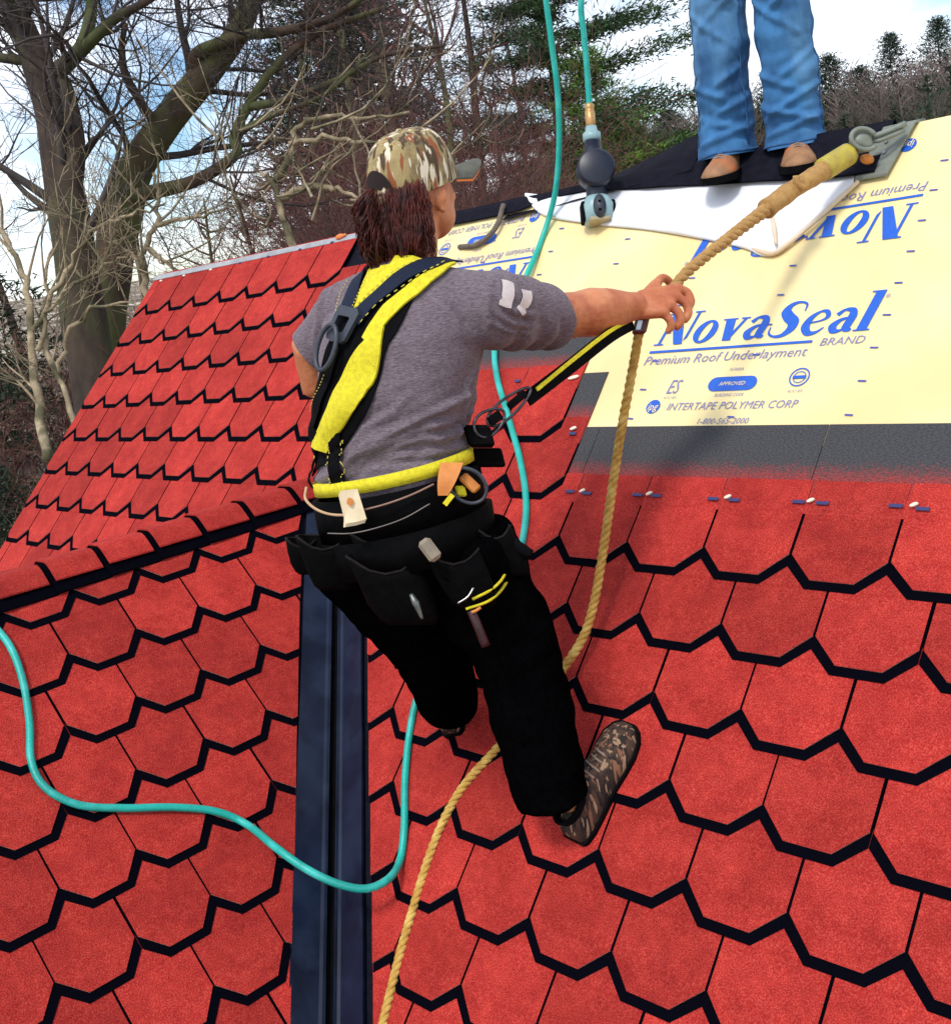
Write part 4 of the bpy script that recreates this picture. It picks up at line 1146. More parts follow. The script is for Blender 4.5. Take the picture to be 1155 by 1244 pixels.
# shoes: soles on the slope
def shoe(heel, toe, name, M_U, parent, scale=1.0, turn=None, up=None, collar=True):
    heel, toe = Vector(heel), Vector(toe); f = toe - heel; Lh = f.length; f.normalize()
    n_ = up or Vector(nM); n_ = (n_ - f * n_.dot(f)).normalized(); s = f.cross(n_)
    heel = heel + n_ * .006
    prof = [(.0, .020, .050), (.03, .030, .064), (.12, .036, .078), (.25, .038, .088), (.38, .038, .090), (.50, .041, .078), (.62, .046, .064), (.76, .049, .054), (.88, .044, .046), (.96, .030, .036), (1.0, .014, .026)]
    b = MB(); rows = []
    for t, w, h in prof:
        c = heel + f * Lh * t; w *= scale; h *= scale; r = []
        for a in np.linspace(0, 2 * math.pi, 20, endpoint=False):
            x, y = math.cos(a), math.sin(a)
            yy = .022 + (h - .022) * max(0, y) ** .9 if y > 0 else .022 + .012 * y
            r.append(c + s * w * math.copysign(abs(x) ** .75, x) * (1 - .28 * max(0, y)) + n_ * yy)
        rows.append(r)
    b.rings(rows, 0); up_o = b.build(name, [M_U], parent, True)
    b = MB(); rows = []
    for t, w, h in prof:
        t2 = -.015 + t * 1.03; c = heel + f * Lh * t2; w = (w + .006) * scale
        rows.append([c - s * w + n_ * .022, c + s * w + n_ * .022, c + s * (w - .002), c - s * (w - .002)])
    b.rings(rows, 0); b.build('sole', [M_BLACK], up_o)
    for i, t in enumerate((.50, .565, .63, .69)):
        c = heel + f * Lh * t + n_ * np.interp(t, [p[0] for p in prof], [p[2] for p in prof]) * scale
        b = MB(); b.tube(smooth_path([c - s * .026 - n_ * .010 + f * .006, c + n_ * .003, c + s * .026 - n_ * .010 - f * .006], n=4), .0032, 6)
        b.build('lace', [mat('lace', (.28, .2, .16), rough=.8)], up_o, True)
    if collar:
        b = MB(); c0 = heel + f * Lh * .22 + n_ * .078; 
        b.rings([ring(c0, .034, .052, 20, 2, s, f), ring(c0 + n_ * .022 - f * .006, .037, .050, 20, 2, s, f), ring(c0 + n_ * .024 - f * .006, .030, .042, 20, 2, s, f), ring(c0 + n_ * .0, .028, .04, 20, 2, s, f)], 0, False, False)
        b.build('collar', [M_BLACK], up_o, True)
    return up_o
shoe((0.6807, -0.5726, -0.5758), (0.7148, -0.3564, -0.3583), 'shoe', M_SHOEC, roofer, 1.16)
lh = Vector((0.1603, -0.4544, -0.4569)); lt = Vector((.03, -.245, 0))
lh.z = lh.y * -nM[1] / nM[2]; lt.z = lt.y * -nM[1] / nM[2]
shoe(lh, lt, 'shoe', M_SHOEC, roofer)

# hair: a mass behind the neck and many wavy locks over it
b = MB()
ellipsoid(b, HD - FH * .050 - U * .072, (RH, FH, U), (.076, .050, .080), 24, 14)
ellipsoid(b, HD - FH * .060 - U * .128 - RH * .012, (RH, FH, U), (.078, .036, .040), 24, 14)
ellipsoid(b, HD - FH * .045 + U * .022, (RH, FH, U), (.070, .056, .05), 20, 10)
hv = remesh('hair', b, .008, 3, .5)
hb = MB(); base_i = 0
for v in hv.vertices: v.co += v.normal * .010 * noise.noise(v.co * 38)
hb.v = [tuple(v.co) for v in hv.vertices]; hb.f = [tuple(p.vertices) for p in hv.polygons]; hb.m = [0] * len(hb.f)
hr = random.Random(4)
clumps = [(hr.uniform(0, 6.28), hr.uniform(34, 60), hr.uniform(.005, .015), hr.uniform(.0, .030), hr.uniform(.075, .150)) for _ in range(64)]
for k in range(4200):
    a = hr.uniform(.52, math.pi + .25)             # from behind the right ear round the back to the left
    ci = int((a + hr.gauss(0, .05)) * 12) % 64 if hr.random() < .9 else hr.randrange(64)
    ph, fq, am, out_, Ln = clumps[(ci + 17 * hr.randrange(2)) % 64]
    ph += hr.gauss(0, .25); Ln *= hr.uniform(.7, 1.12)
    dirv = RH * math.cos(a) - FH * math.sin(a)
    p = HD + RH * .080 * math.cos(a) - FH * .096 * math.sin(a) + U * hr.uniform(-.085, .012)
    flare = 1.9 if math.cos(a) < -.1 else .8
    tng = Vector((-dirv.y, dirv.x, 0)); pts = []
    for i in range(10):
        t = i / 9; s = t * Ln
        q = p - U * s * (1 - .22 * t) + dirv * (out_ * flare * math.sin(t * 2.6) + .007 * math.sin(ph + s * fq * .8) - (.030 if flare < 1 else .012) * t * t) + tng * am * math.sin(ph + s * fq) * (.4 + .6 * t)
        q += Vector((noise.noise(q * 30 + Vector((ci, 0, 0))), noise.noise(q * 30 + Vector((0, ci, 5))), 0)) * .006 * t
        if t > .7: q += dirv * .014 * flare * (t - .7) * 3.3 * max(-.2, math.sin(ph))
        pts.append(q)
    r = hr.uniform(.0007, .0017)
    hb.tube(pts, list(np.array([.7, 1, 1, 1, 1, .95, .9, .75, .55, .2]) * r), 3, cap=False)
hb.build('hair', [M_HAIR], roofer, True)

# cap
cc = HD + U * .004
tiltc = Matrix.Rotation(math.radians(13), 3, RH) @ Matrix.Rotation(math.radians(4), 3, FH)
def cp(x, y, z): return cc + tiltc @ (RH * x + FH * y + U * z)
b = MB(); rows = []
for t in np.linspace(0, 1, 12):
    ph = t * math.pi / 2; s = max(.02, math.cos(ph) ** .62); z = .114 * math.sin(ph) ** .95
    rows.append([cp(.087 * s * math.cos(a), .112 * s * math.sin(a), z + .004 * math.cos(2 * a) * (1 - t)) for a in np.linspace(0, 2 * math.pi, 36, endpoint=False)])
rows = [[p - (tiltc @ U) * .016 for p in rows[0]]] + rows
b.rings(rows, 0, False, True); cap_o = b.build('cap', [M_CAMO], roofer, True)
b = MB(); ellipsoid(b, cp(0, 0, .114), (RH, FH, U), (.008, .008, .005), 12, 6); b.build('button', [M_CAMO], cap_o, True)
for zoff, m, nm, grow in ((.0, mat('olive_brim', (.10, .10, .07), (.07, .07, .05), scale=40, rough=.8), 'brim', 0), (-.0045, mat('orange_brim', (.85, .22, .02), (.8, .18, .02), scale=30, rough=.7), 'brim_underside', -.006)):
    b = MB(); rows = []
    for t in np.linspace(0, 1, 9):
        row = []
        for a in np.linspace(-1, 1, 15):
            x = (.076 - .010 * t) * a; y0 = .112 * math.sqrt(max(0, 1 - (x / .092) ** 2)) - .008; ext = (.116 + grow) * (1 - .55 * abs(a) ** 2.6)
            row.append(cp(x, y0 + ext * t, -.004 - .022 * a * a * (.4 + .6 * t) - .004 * t + zoff))
        rows.append(row)
    b.rings(rows, 0, False, False, closed=False); lowr = [[p - U * .0035 for p in r] for r in rows]; b.rings(lowr, 0, False, False, closed=False)
    edge = lambda g: g[0] + [r[-1] for r in g[1:]] + g[-1][::-1][1:] + [r[0] for r in g[::-1][1:-1]]
    b.rings([edge(rows), edge(lowr)], 0, False, False)
    b.build(nm, [m], cap_o, True)
# arched back opening: a patch of hair colour darkened for shade, and its strap
b = MB(); ac = -math.pi / 2
def dome(a, ph, k=1.0):
    s = math.cos(ph) ** .62; return cp(.087 * s * math.cos(a) * k, .112 * s * math.sin(a) * k, .114 * math.sin(ph) ** .95 * k)
cen = dome(ac - .06, .16, 1.02); fan = [dome(ac - .06 + .50 * math.cos(t), .0 + .50 * math.sin(t), 1.025) for t in np.linspace(0, math.pi, 14)]
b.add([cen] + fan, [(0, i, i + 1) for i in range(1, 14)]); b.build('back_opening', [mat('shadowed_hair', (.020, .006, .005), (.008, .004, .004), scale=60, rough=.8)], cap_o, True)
b = MB(); rows = [[dome(ac - .06 + .60 * q, .0, 1.03) - U * z for z in (-.004, .012)] for q in np.linspace(-1, 1, 12)]
b.rings(rows, 0, False, False, closed=False); b.build('back_strap', [M_CAMO], cap_o, True)

# ------------------------------------------------------------------ rope, hoses, lanyard, anchor, nailer
M_ROPE = mat('gold_rope', (0.60, 0.36, 0.07), (0.42, 0.22, 0.035), scale=60, rough=.85, bump=.5, bscale=300, stretch=(1, 1, 1), c3=(.68, .46, .12), s3=30)
M_ROPEOLD = mat('weathered_rope', (0.46, 0.27, 0.09), (0.34, 0.18, 0.055), scale=50, rough=.9, bump=.4, bscale=200)
M_HOSE = mat('teal_hose', (0.003, 0.43, 0.35), (0.005, 0.30, 0.25), scale=5, rough=.42, bump=.15, bscale=140, c3=(.03, .46, .40), s3=11)
def rope_path(pts, step=.012): return smooth_path(pts, step=step)
def twisted(b, P, rad, pitch, strands=3, n=7, mi=0):
    s = 0; fr = tube_rings(P, [1.0] * len(P), 4)
    dist = [0]
    for a, c in zip(P, P[1:]): dist.append(dist[-1] + (c - a).length)
    for k in range(strands):
        q = []
        for i, p in enumerate(P):
            x = (Vector(fr[i][0]) - p).normalized(); y = (Vector(fr[i][1]) - p).normalized()
            a = 2 * math.pi * (dist[i] / pitch + k / strands); rr = rad[i] if hasattr(rad, '__len__') else rad
            q.append(p + (x * math.cos(a) + y * math.sin(a)) * rr * .50)
        b.tube(q, [(rad[i] if hasattr(rad, '__len__') else rad) * .58 for i in range(len(P))], n, mi)
rope = thing('safety_rope', 'gold twisted safety rope running down the red shingles from the roofer\'s hand', 'rope', (0.3330, -0.4593, -0.4405))
H1 = .0165
low = [(0.3313, -1.0607, -1.0431), (0.3084, -0.9881, -0.9702), (0.2817, -0.8945, -0.8760), (0.2583, -0.7865, -0.7674), (0.2423, -0.6558, -0.6360), (0.2651, -0.5574, -0.5371), (0.3334, -0.4671, -0.4442), (0.4056, -0.3923, -0.3519), (0.5026, -0.3544, -0.2402),
       (0.5251, -0.2781, -0.1738), (0.5418, -0.2305, -0.0852), (0.5593, -0.1785, 0.0587), (0.5800, -0.1374, 0.2046), (0.6082, -0.1035, 0.3499), (0.6392, -0.0678, 0.4916), (0.6685, -0.0448, 0.6012), (0.6910, -0.0073, 0.6413), (0.7079, 0.0440, 0.6738)]
b = MB(); P = rope_path(low, .010); twisted(b, P, .0125, .062); b.build('rope_fall', [M_ROPE], rope, True)
up_ = [(0.7079, 0.0440, 0.6738), (0.7156, 0.1343, 0.7173), (0.7325, 0.2738, 0.7667), (0.7522, 0.4165, 0.8165), (0.7748, 0.5623, 0.8665), (0.8058, 0.6990, 0.9074), (0.8394, 0.8065, 0.9425)]
P = rope_path(up_, .010); n_ = len(P); b = MB()
rad = list(np.interp(np.linspace(0, 1, n_), [0, .1, .4, .55, .62, .66, .9, 1], [.0125, .015, .0165, .019, .021, .026, .027, .022]))
twisted(b, P[: int(n_ * .58)], rad, .075); b.build('rope_upper', [M_ROPEOLD], rope, True)
b = MB(); q = P[int(n_ * .54):]; b.tube(q, [.026 + .005 * noise.noise(p * 40) for p in q], 14); spl = b.build('splice', [M_ROPEOLD], rope, True)
M_YTAPE = mat('yellow_tape', (.46, .37, .04), (.34, .26, .05), scale=30, rough=.5, bump=.2)
for a, c in ((.86, .99),):
    q = [p + (Vector(nM) * .003) for p in P[int(n_ * a): max(int(n_ * a) + 4, int(n_ * c))]]
    b = MB(); b.tube(q, .0325, 14); b.build('yellow_wrap', [M_YTAPE], rope, True)
b = MB(); k0 = Vector((0.7970, 0.5622, 0.8851)); b.tube(smooth_path([k0 + U * .02, k0, k0 - U * .012 + CR * .02, k0 + CR * .034 + U * .01], n=4), .010, 8); b.build('knot', [M_ROPEOLD], rope, True)
# maroon rope grab with its silver stamp
grab = thing('rope_grab', 'maroon rope grab clamped on the gold rope just under the hand', 'rope grab', (0.6659, -0.0494, 0.5959))
b = MB(); gc = Vector((0.6713, -0.0472, 0.6076)); gx = (Vector((0.6745, -0.0361, 0.6305)) - Vector((0.6641, -0.0590, 0.5727))).normalized()
b.box(gc, (CR, CF, gx), (.017, .016, .030)); o = b.build('grab_body', [mat('maroon_metal', (.10, .022, .018), (.07, .015, .012), scale=20, rough=.45)], grab); o.modifiers.new('b', 'BEVEL').width = .006
b = MB(); b.box(gc + CF * .0165 - CR * .006 - gx * .008, (CR, CF, gx), (.006, .0012, .012)); b.build('stamp', [M_STEEL], grab)

# lanyard: strap from the hip to the rope grab with two snap hooks
lan = thing('lanyard', 'black and yellow webbing lanyard with steel snap hooks between hip and rope', 'lanyard', (0.6790, -0.5112, 0.5182))
def band(name, pts, w, m, parent, th=.0025, tw=CU, n=24):
    P = resample(pts, n); rows = []
    for i, p in enumerate(P):
        t = (P[min(i + 1, n - 1)] - P[max(i - 1, 0)]).normalized(); s = (tw - t * tw.dot(t)).normalized(); nn = t.cross(s)
        rows.append([p - s * w / 2 - nn * th, p + s * w / 2 - nn * th, p + s * w / 2 + nn * th, p - s * w / 2 + nn * th])
    b = MB(); b.rings(rows, 0); return b.build(name, [m], parent)
band('webbing', [(0.6794, -0.5137, 0.5093), (0.6885, -0.3695, 0.5527), (0.6889, -0.2035, 0.5995), (0.6769, -0.0913, 0.6143)], .034, M_BLACK, lan)
band('yellow_webbing', [(0.6974, -0.4959, 0.5277), (0.7005, -0.3746, 0.5666), (0.6953, -0.2160, 0.6092), (0.6802, -0.1075, 0.6227)], .009, M_YEL, lan, .002)
M_GUN = mat('gunmetal', (.10, .10, .11), (.05, .05, .06), scale=40, rough=.3, metal=.8)
def hook(c0, c1, w, name):
    c0, c1 = Vector(c0), Vector(c1); t = (c1 - c0).normalized(); s = (CU - t * CU.dot(t)).normalized(); Lc = (c1 - c0).length
    mid = (c0 + c1) / 2; b = MB()
    b.tube([mid + t * math.cos(a) * Lc / 2 + s * math.sin(a) * w * (1 - .25 * math.cos(a)) for a in np.linspace(0, 2 * math.pi, 29)], .0036, 8, cap=False)
    b.build(name, [M_GUN], lan, True)
    b = MB(); b.box(mid + t * Lc * .18, (t, s, t.cross(s)), (Lc * .20, w * .42, .006)); o = b.build('gate', [M_BLACK], lan); o.modifiers.new('b', 'BEVEL').width = .003
hook((0.6561, -0.6240, 0.4777), (0.6835, -0.5020, 0.5313), .020, 'snap_hook'); hook((0.6521, -0.6616, 0.4678), (0.6721, -0.5856, 0.4968), .026, 'hip_ring')
b = MB(); b.box((0.6434, -0.6453, 0.4548), (CR, CF, CU), (.030, .014, .026)); o = b.build('hook_cover', [M_BLACK], lan); o.modifiers.new('b', 'BEVEL').width = .008

# teal air hose over both slopes, behind the legs and up out of the picture to the man on the ridge
hp = [D(-3.05, 4.2, .03), (-1.0082, -1.2726, 0.1838), (-0.8864, -1.2447, 0.0547), (-0.8103, -1.2309, -0.0243), (-0.7290, -1.2499, -0.1130), (-0.6399, -1.2943, -0.2081), (-0.5695, -1.3401, -0.2835), (-0.5078, -1.3442, -0.3453), (-0.4458, -1.2949, -0.4052), (-0.3980, -1.1977, -0.4513), (-0.3519, -1.0819, -0.4947), (-0.3022, -0.9858, -0.5427), (-0.2459, -0.9314, -0.5964),
      (-0.0407, -0.9742, -0.5863), (0.0588, -0.9574, -0.6287), (0.1297, -0.9188, -0.6713), (0.1790, -0.8680, -0.6985), (0.1996, -0.8078, -0.6965), (0.1591, -0.7305, -0.6949), (0.1240, -0.6700, -0.6369), (0.0563, -0.5870, -0.5562), (-0.0001, -0.4990, -0.4677), (-0.0324, -0.4124, -0.3806), (-0.0077, -0.3236, -0.2942), (0.0651, -0.2124, -0.1824), (0.1392, -0.1169, -0.0836), (0.1260, -0.0360, -0.0021), (0.0784, 0.0522, 0.0865), (-0.0170, 0.1544, 0.1893),
      (-0.1549, 0.2729, 0.3113), (-0.2946, 0.3923, 0.4313), (-0.3767, 0.4979, 0.5318), (-0.3963, 0.6147, 0.6465), (-0.3599, 0.6943, 0.7407), (-0.3845, 0.8423, 0.8678), (-0.3416, 0.8891, 1.0049), (-0.2923, 0.8921, 1.1697), (-0.2647, 0.8911, 1.3471), (-0.2488, 0.8768, 1.5217), (-0.2302, 0.8634, 1.6902), (-0.1827, 0.8678, 1.9097), (-0.1018, 0.9244, 2.0894), (-0.0294, 0.9958, 2.0725),
      (-0.0681, 1.0117, 1.8855), (-0.1247, 1.0034, 1.7725), (-0.1738, 0.9767, 1.6260), (-0.1824, 0.9770, 1.5202), (-0.1881, 0.9750, 1.3983), (-0.1888, 0.9605, 1.2683)]
b = MB(); P = rope_path(hp, .018); b.tube(P, .0108, 10)
hose = b.build('air_hose', [M_HOSE], None, True)
tag(hose, 'teal rubber air hose snaking across the red shingles and up to the nailer', 'hose')

# coil nailer at the end of the hose, standing on its nose on the ridge
nl = thing('coil_nailer', 'black and teal air nailer with brass coupling hanging above the white flap', 'nail gun', (-0.1430, 0.8610, 0.8719))
M_BRASS = mat('brass', (.62, .36, .14), (.5, .28, .10), scale=30, rough=.4, metal=.5)
M_TEALP = mat('pale_teal_casting', (.30, .45, .46), (.22, .36, .38), scale=25, rough=.4)
M_NVY = mat('navy_casting', (.004, .006, .018), (.009, .012, .028), scale=25, rough=.4)
nu = (Vector((-0.1888, 0.9605, 1.2683)) - Vector((-0.1286, 0.8498, 0.8824))); nh = nu.length; nu.normalize()
nb = Vector((-0.1286, 0.8498, 0.8824)); nx = (CR - nu * CR.dot(nu)).normalized(); ny = nu.cross(nx)
def lathe(name, prof, m, parent, n=20, sq=2.0, c=nb, sx=1, sy=1):
    b = MB(); b.rings([[c + nu * z + nx * r * sx * math.copysign(abs(math.cos(a)) ** (2 / sq), math.cos(a)) + ny * r * sy * math.copysign(abs(math.sin(a)) ** (2 / sq), math.sin(a)) for a in np.linspace(0, 2 * math.pi, n, endpoint=False)] for z, r in prof], 0)
    return b.build(name, [m], parent, True)
lathe('coupling', [(.34, .012), (.345, .018), (.395, .018), (.40, .013), (.405, .017), (.42, .017), (.425, .010)], M_BRASS, nl)
lathe('fitting', [(.285, .026), (.29, .032), (.315, .032), (.32, .022), (.34, .020)], M_TEALP, nl)
lathe('handle', [(.055, .030), (.07, .036), (.15, .034), (.22, .030), (.285, .028)], M_NVY, nl, sq=3)
b = MB(); mc = nb + nu * .175 - ny * .02
b.rings([[mc + nx * (math.cos(a) * r) + nu * (math.sin(a) * r) + ny * d for a in np.linspace(0, 2 * math.pi, 26, endpoint=False)] for d, r in ((-.04, .058), (-.035, .066), (.03, .066), (.036, .058))], 0)
b.build('magazine', [M_NVY], nl, True)
lathe('head_cap', [(-.012, .040), (-.004, .052), (.05, .056), (.075, .046), (.085, .036)], M_TEALP, nl, sq=2.8)
for s in (-1, 1):
    b = MB(); b.box(nb + nx * s * .052 + nu * .03 - ny * .0, (nx, ny, nu), (.008, .030, .036)); o = b.build('bumper', [M_BLACK], nl); o.modifiers.new('b', 'BEVEL').width = .005
fc = -1 if ny.dot(CF) < 0 else 1
b = MB(); b.rings([[nb + nu * (.034 + .042 * math.sin(a)) + nx * .022 * math.cos(a) + ny * fc * d for a in np.linspace(0, 2 * math.pi, 20, endpoint=False)] for d in (.045, .060)], 0); pl_ = b.build('exhaust_plate', [M_PLASTIC], nl, True)
for z in (.02, .05):
    b = MB(); b.box(nb + nu * z + ny * fc * .0605, (nx, ny, nu), (.005, .0015, .004)); b.build('vent_slot', [M_BLACK], pl_)
b = MB(); b.box(nb - nu * .008 + ny * fc * .02, (nx, ny, nu), (.036, .036, .008)); o = b.build('nose_plate', [mat('tan_plate', (.40, .33, .20), (.3, .25, .15), rough=.5)], nl); o.modifiers.new('b', 'BEVEL').width = .004

# ridge anchor: plate strapped over the ridge with a shackle for the rope
an = thing('roof_anchor', 'grey steel roof anchor plate on the ridge with a shackle holding the rope end', 'anchor', (0.8955, 0.9124, 0.9174))
M_OLIVE = mat('dull_steel', (.15, .17, .14), (.22, .24, .20), scale=14, rough=.55, metal=.2, bump=.1)
a0, a1 = (3.6529, -6.9466), (3.5188, -5.9277)
b = MB(); rows = []
ua, ub = a0[0], a1[0]
for t in np.linspace(-.25, 1, 12):
    v = RIDGE_V + max(0, t) * (a1[1] - RIDGE_V); uu = 3.66 + (3.50 - 3.66) * max(0, t)
    if t < 0: r = [ridge_pt(uu - .18, t * .5, .022), ridge_pt(uu + .20, t * .5, .022)]
    else: r = [R(uu - .18, v, .024 - .008 * (t < .05)), R(uu + .20, v, .024 - .008 * (t < .05))]
    rows.append([r[0], r[1], r[1] - U * .007, r[0] - U * .007])
b.rings(rows, 0); b.build('anchor_plate', [M_OLIVE], an)
for k, v in enumerate((-6.72, -6.52, -6.32)):
    b = MB(); c = R(3.55 + .02 * k, v, .026); b.rings([[c + XM * .006 * math.cos(a) + YM * .006 * math.sin(a) + nM * h for a in np.linspace(0, 6.28, 9)[:-1]] for h in (0, .004)], 0); b.build('bolt', [M_STEEL], an)
b = MB(); sc_ = Vector((0.8625, 0.8250, 0.9691)); ellipsoid(b, sc_, (CR, CF, CU), (.034, .026, .030), 18, 12)
for v_i in range(len(b.v)): p = Vector(b.v[v_i]); b.v[v_i] = tuple(p + (p - sc_).normalized() * .006 * noise.noise(p * 45))
b.build('shackle_boss', [M_OLIVE], an, True)
b = MB(); b.tube([sc_ + CR * .03 * math.cos(a) * 1.2 + CU * .030 * math.sin(a) + CF * .024 for a in np.linspace(.4, 5.6, 20)], .007, 8); b.build('shackle', [M_OLIVE], an, True)
b = MB(); b.tube(smooth_path([sc_ + CR * .03 + CU * .012, Vector((0.9089, 0.8635, 0.9812)), Vector((0.9580, 0.9061, 0.9970))], n=4), .009, 8); b.build('link_bar', [M_OLIVE], an, True)
b = MB(); b.tube(smooth_path([sc_ + CR * .03 + CU * .002, Vector((0.9111, 0.8450, 0.9637)), Vector((0.9556, 0.8978, 0.9798))], n=4), .006, 8); b.build('link_bar', [M_OLIVE], an, True)
b = MB(); ellipsoid(b, (0.8715, 0.8329, 0.9194), (CR, CF, CU), (.020, .014, .015), 14, 10); b.build('orange_tab', [M_ORANGE], an, True)
# orange glove on the far end of the dormer-side ridge
b = MB(); oc = R(-6.95, -6.98, .016); ellipsoid(b, oc, (XM, YM, nM), (.030, .016, .011), 16, 10); ellipsoid(b, oc + XM * .03 + YM * .004, (XM, YM, nM), (.016, .009, .007), 12, 8)
og = link('orange_scrap', remesh('orange_scrap', b, .004, 3), None, [mat('faded_orange_cloth', (.75, .22, .06), (.6, .16, .04), scale=30, rough=.8)])
tag(og, 'small crumpled orange scrap lying on the grey ridge trim', 'scrap')

# ------------------------------------------------------------------ the second man, standing on the ridge
M_DENIM = mat('shaded_denim', (.045, .185, .40), (.008, .048, .145), scale=5, rough=.9, bump=.3, bscale=260, lo=.35, hi=.68, c3=(.10, .26, .46), s3=3, detail=9, stretch=(1.6, 1.6, .6))  # dark and pale blotches put shading contrast into the denim colour
M_BOOT = mat('tan_leather_boot', (.36, .185, .08), (.22, .10, .045), scale=18, rough=.65, bump=.25, c3=(.46, .15, .05), s3=5)
jm = thing('person', 'person in blue jeans and tan boots standing on the roof ridge', 'person', (0.43, 1.02, 1.0))
jf = Vector((.40, -.92, 0)).normalized(); jr = Vector((-jf.y, jf.x, 0)); jr = jr if jr.dot(CR) > 0 else -jr
jL_an = Vector((0.3364, 0.9792, 1.0427)); jR_an = Vector((0.5522, 1.0252, 1.0313))
jL_cu = jL_an - U * .035; jR_cu = jR_an - U * .035
jL_kn = Vector((0.3654, 0.9618, 1.4344)); jR_kn = Vector((0.5599, 1.0107, 1.4096)); jL_hp = Vector((0.3762, 1.0094, 1.8984)); jR_hp = Vector((0.5519, 1.0310, 1.8521))
b = MB()
def jleg(hp, kn, an, rs):
    pts = smooth_path([hp, hp.lerp(kn, .5), kn, kn.lerp(an, .5), an], n=5); b.tube(pts, list(np.interp(np.linspace(0, 1, len(pts)), np.linspace(0, 1, len(rs)), rs)), 24)
jleg(jL_hp, jL_kn, jL_cu, [.100, .098, .090, .085, .086, .097]); jleg(jR_hp, jR_kn, jR_cu, [.100, .098, .092, .086, .087, .099])
pc_ = (jL_hp + jR_hp) / 2
b.rings([ring(pc_ + U * z, a, d, 30, 2.3, jr, jf) for z, a, d in ((.0, .15, .10), (.03, .18, .13), (.07, .19, .14), (.14, .175, .128), (.17, .17, .125))])
jean = remesh('jeans', b, .007, 8, .6); fold_trousers(jean, .95, 1.25)
def stack_folds(me, an, ax):
    for v in me.vertices:
        d = v.co.z - an.z
        if -.05 < d < .22 and (v.co - an).length < .26:
            v.co += v.normal * .0065 * math.sin(d * 80 + 9 * noise.noise(v.co * 7)) * (1 - d / .22)
    me.update()
jean.update()
def leg_folds(an, kn, hp):
    res = []
    ax = (kn - an).normalized()
    for i, (d, tilt, a0_, a1_, amp) in enumerate(((.03, .02, -1.3, 1.5, .012), (.065, -.03, -1.5, 1.2, .013), (.10, .035, -1.2, 1.6, .012), (.145, -.045, -1.4, .6, .010), (.19, .05, -.4, 1.4, .009),
                                       (.33, -.07, -1.5, .9, .008), (.40, .06, -.8, 1.5, .010), (.45, -.05, -1.4, 1.0, .009), (.56, .08, -.6, 1.4, .007))):
        L_ = (kn - an).length; c = an.lerp(kn, d / L_) if d < L_ else kn.lerp(hp, (d - L_) / (hp - kn).length)
        res.append(([c + (jf * math.cos(a) + jr * math.sin(a)) * .092 + U * tilt * a for a in np.linspace(a0_, a1_, 6)], amp * 1.9, .012))
    return res
crease(jean, leg_folds(jL_an, jL_kn, jL_hp) + leg_folds(jR_an, jR_kn, jR_hp))
cut_shell(jean, [(jL_an - U * .030, -U, .17), (jR_an - U * .030, -U, .17)])
jo = link('jeans', jean, jm, [M_DENIM])
JS = BVHTree.FromPolygons([v.co.copy() for v in jean.vertices], [tuple(p.vertices) for p in jean.polygons])
M_SEAM = mat('denim_seam', (.012, .06, .17), (.03, .11, .25), scale=60, rough=.9)
for an_, kn_, hp_ in ((jL_an, jL_kn, jL_hp), (jR_an, jR_kn, jR_hp)):
    for sd_ in (-1, 1):                              # side seams
        b = MB(); P = [JS.find_nearest(an_.lerp(kn_, t) if t <= 1 else kn_.lerp(hp_, t - 1))[0] for t in (0,)]; P = []
        for t in np.linspace(.02, 1.8, 40):
            q = (an_.lerp(kn_, t) if t <= 1 else kn_.lerp(hp_, t - 1)) + jr * sd_ * .12 + jf * .03
            P.append(JS.find_nearest(q)[0])
        b.tube(P, .0028, 5); b.build('seam', [M_SEAM], jo, True)
    b = MB(); P = []
    for a in np.linspace(0, 2 * math.pi, 30): P.append(JS.find_nearest(an_ - U * .022 + (jf * math.cos(a) + jr * math.sin(a)) * .090)[0])
    b.tube(P, .0042, 5, cap=False); b.build('hem', [M_SEAM], jo, True)
# upper body, above the picture
ch = pc_ + U * .40; nk = pc_ + U * .60; hd2 = pc_ + U * .76 + jf * .03
b = MB(); b.rings([ring(pc_ + U * z, a, d, 30, 2.3, jr, jf) for z, a, d in ((.12, .175, .13), (.25, .185, .135), (.40, .205, .14), (.48, .18, .12), (.54, .09, .08), (.58, .06, .06))])
sh = [pc_ + U * .49 + jr * s * .19 for s in (-1, 1)]
hand = Vector((-0.0599, 0.9657, 2.0796)); el0 = sh[0].lerp(hand, .5) - U * .08; el1 = sh[1] - U * .27 + jr * .06; h1 = el1 - U * .22 + jf * .10
for s_, e_ in ((sh[0], el0), (sh[1], el1)): capsule(b, s_, .075, e_, .056); 
capsule(b, el0, .056, el0.lerp(hand, .75), .045); capsule(b, el1, .056, el1.lerp(h1, .75), .045)
link('jacket', remesh('jacket', b, .012, 4), jm, [mat('grey_jacket', (.12, .13, .15), (.09, .10, .11), scale=40, rough=.9)])
b = MB(); capsule(b, nk - U * .06, .058, hd2 - U * .05, .056); ellipsoid(b, hd2, (jr, jf, U), (.076, .096, .112), 24, 16); ellipsoid(b, hd2 + jf * .03 - U * .07, (jr, jf, U), (.055, .06, .055), 20, 12)
capsule(b, hd2 + jf * .09, .011, hd2 + jf * .112 - U * .03, .014, 10)
for s in (-1, 1): ellipsoid(b, hd2 + jr * s * .076 - U * .02, (jf, jr, U), (.02, .01, .03), 12, 8)
b.rings([ring(pc_ + U * z, a, d, 24, 2.2, jr, jf) for z, a, d in ((.0, .15, .10), (.3, .16, .11), (.48, .14, .09), (.56, .06, .06))])
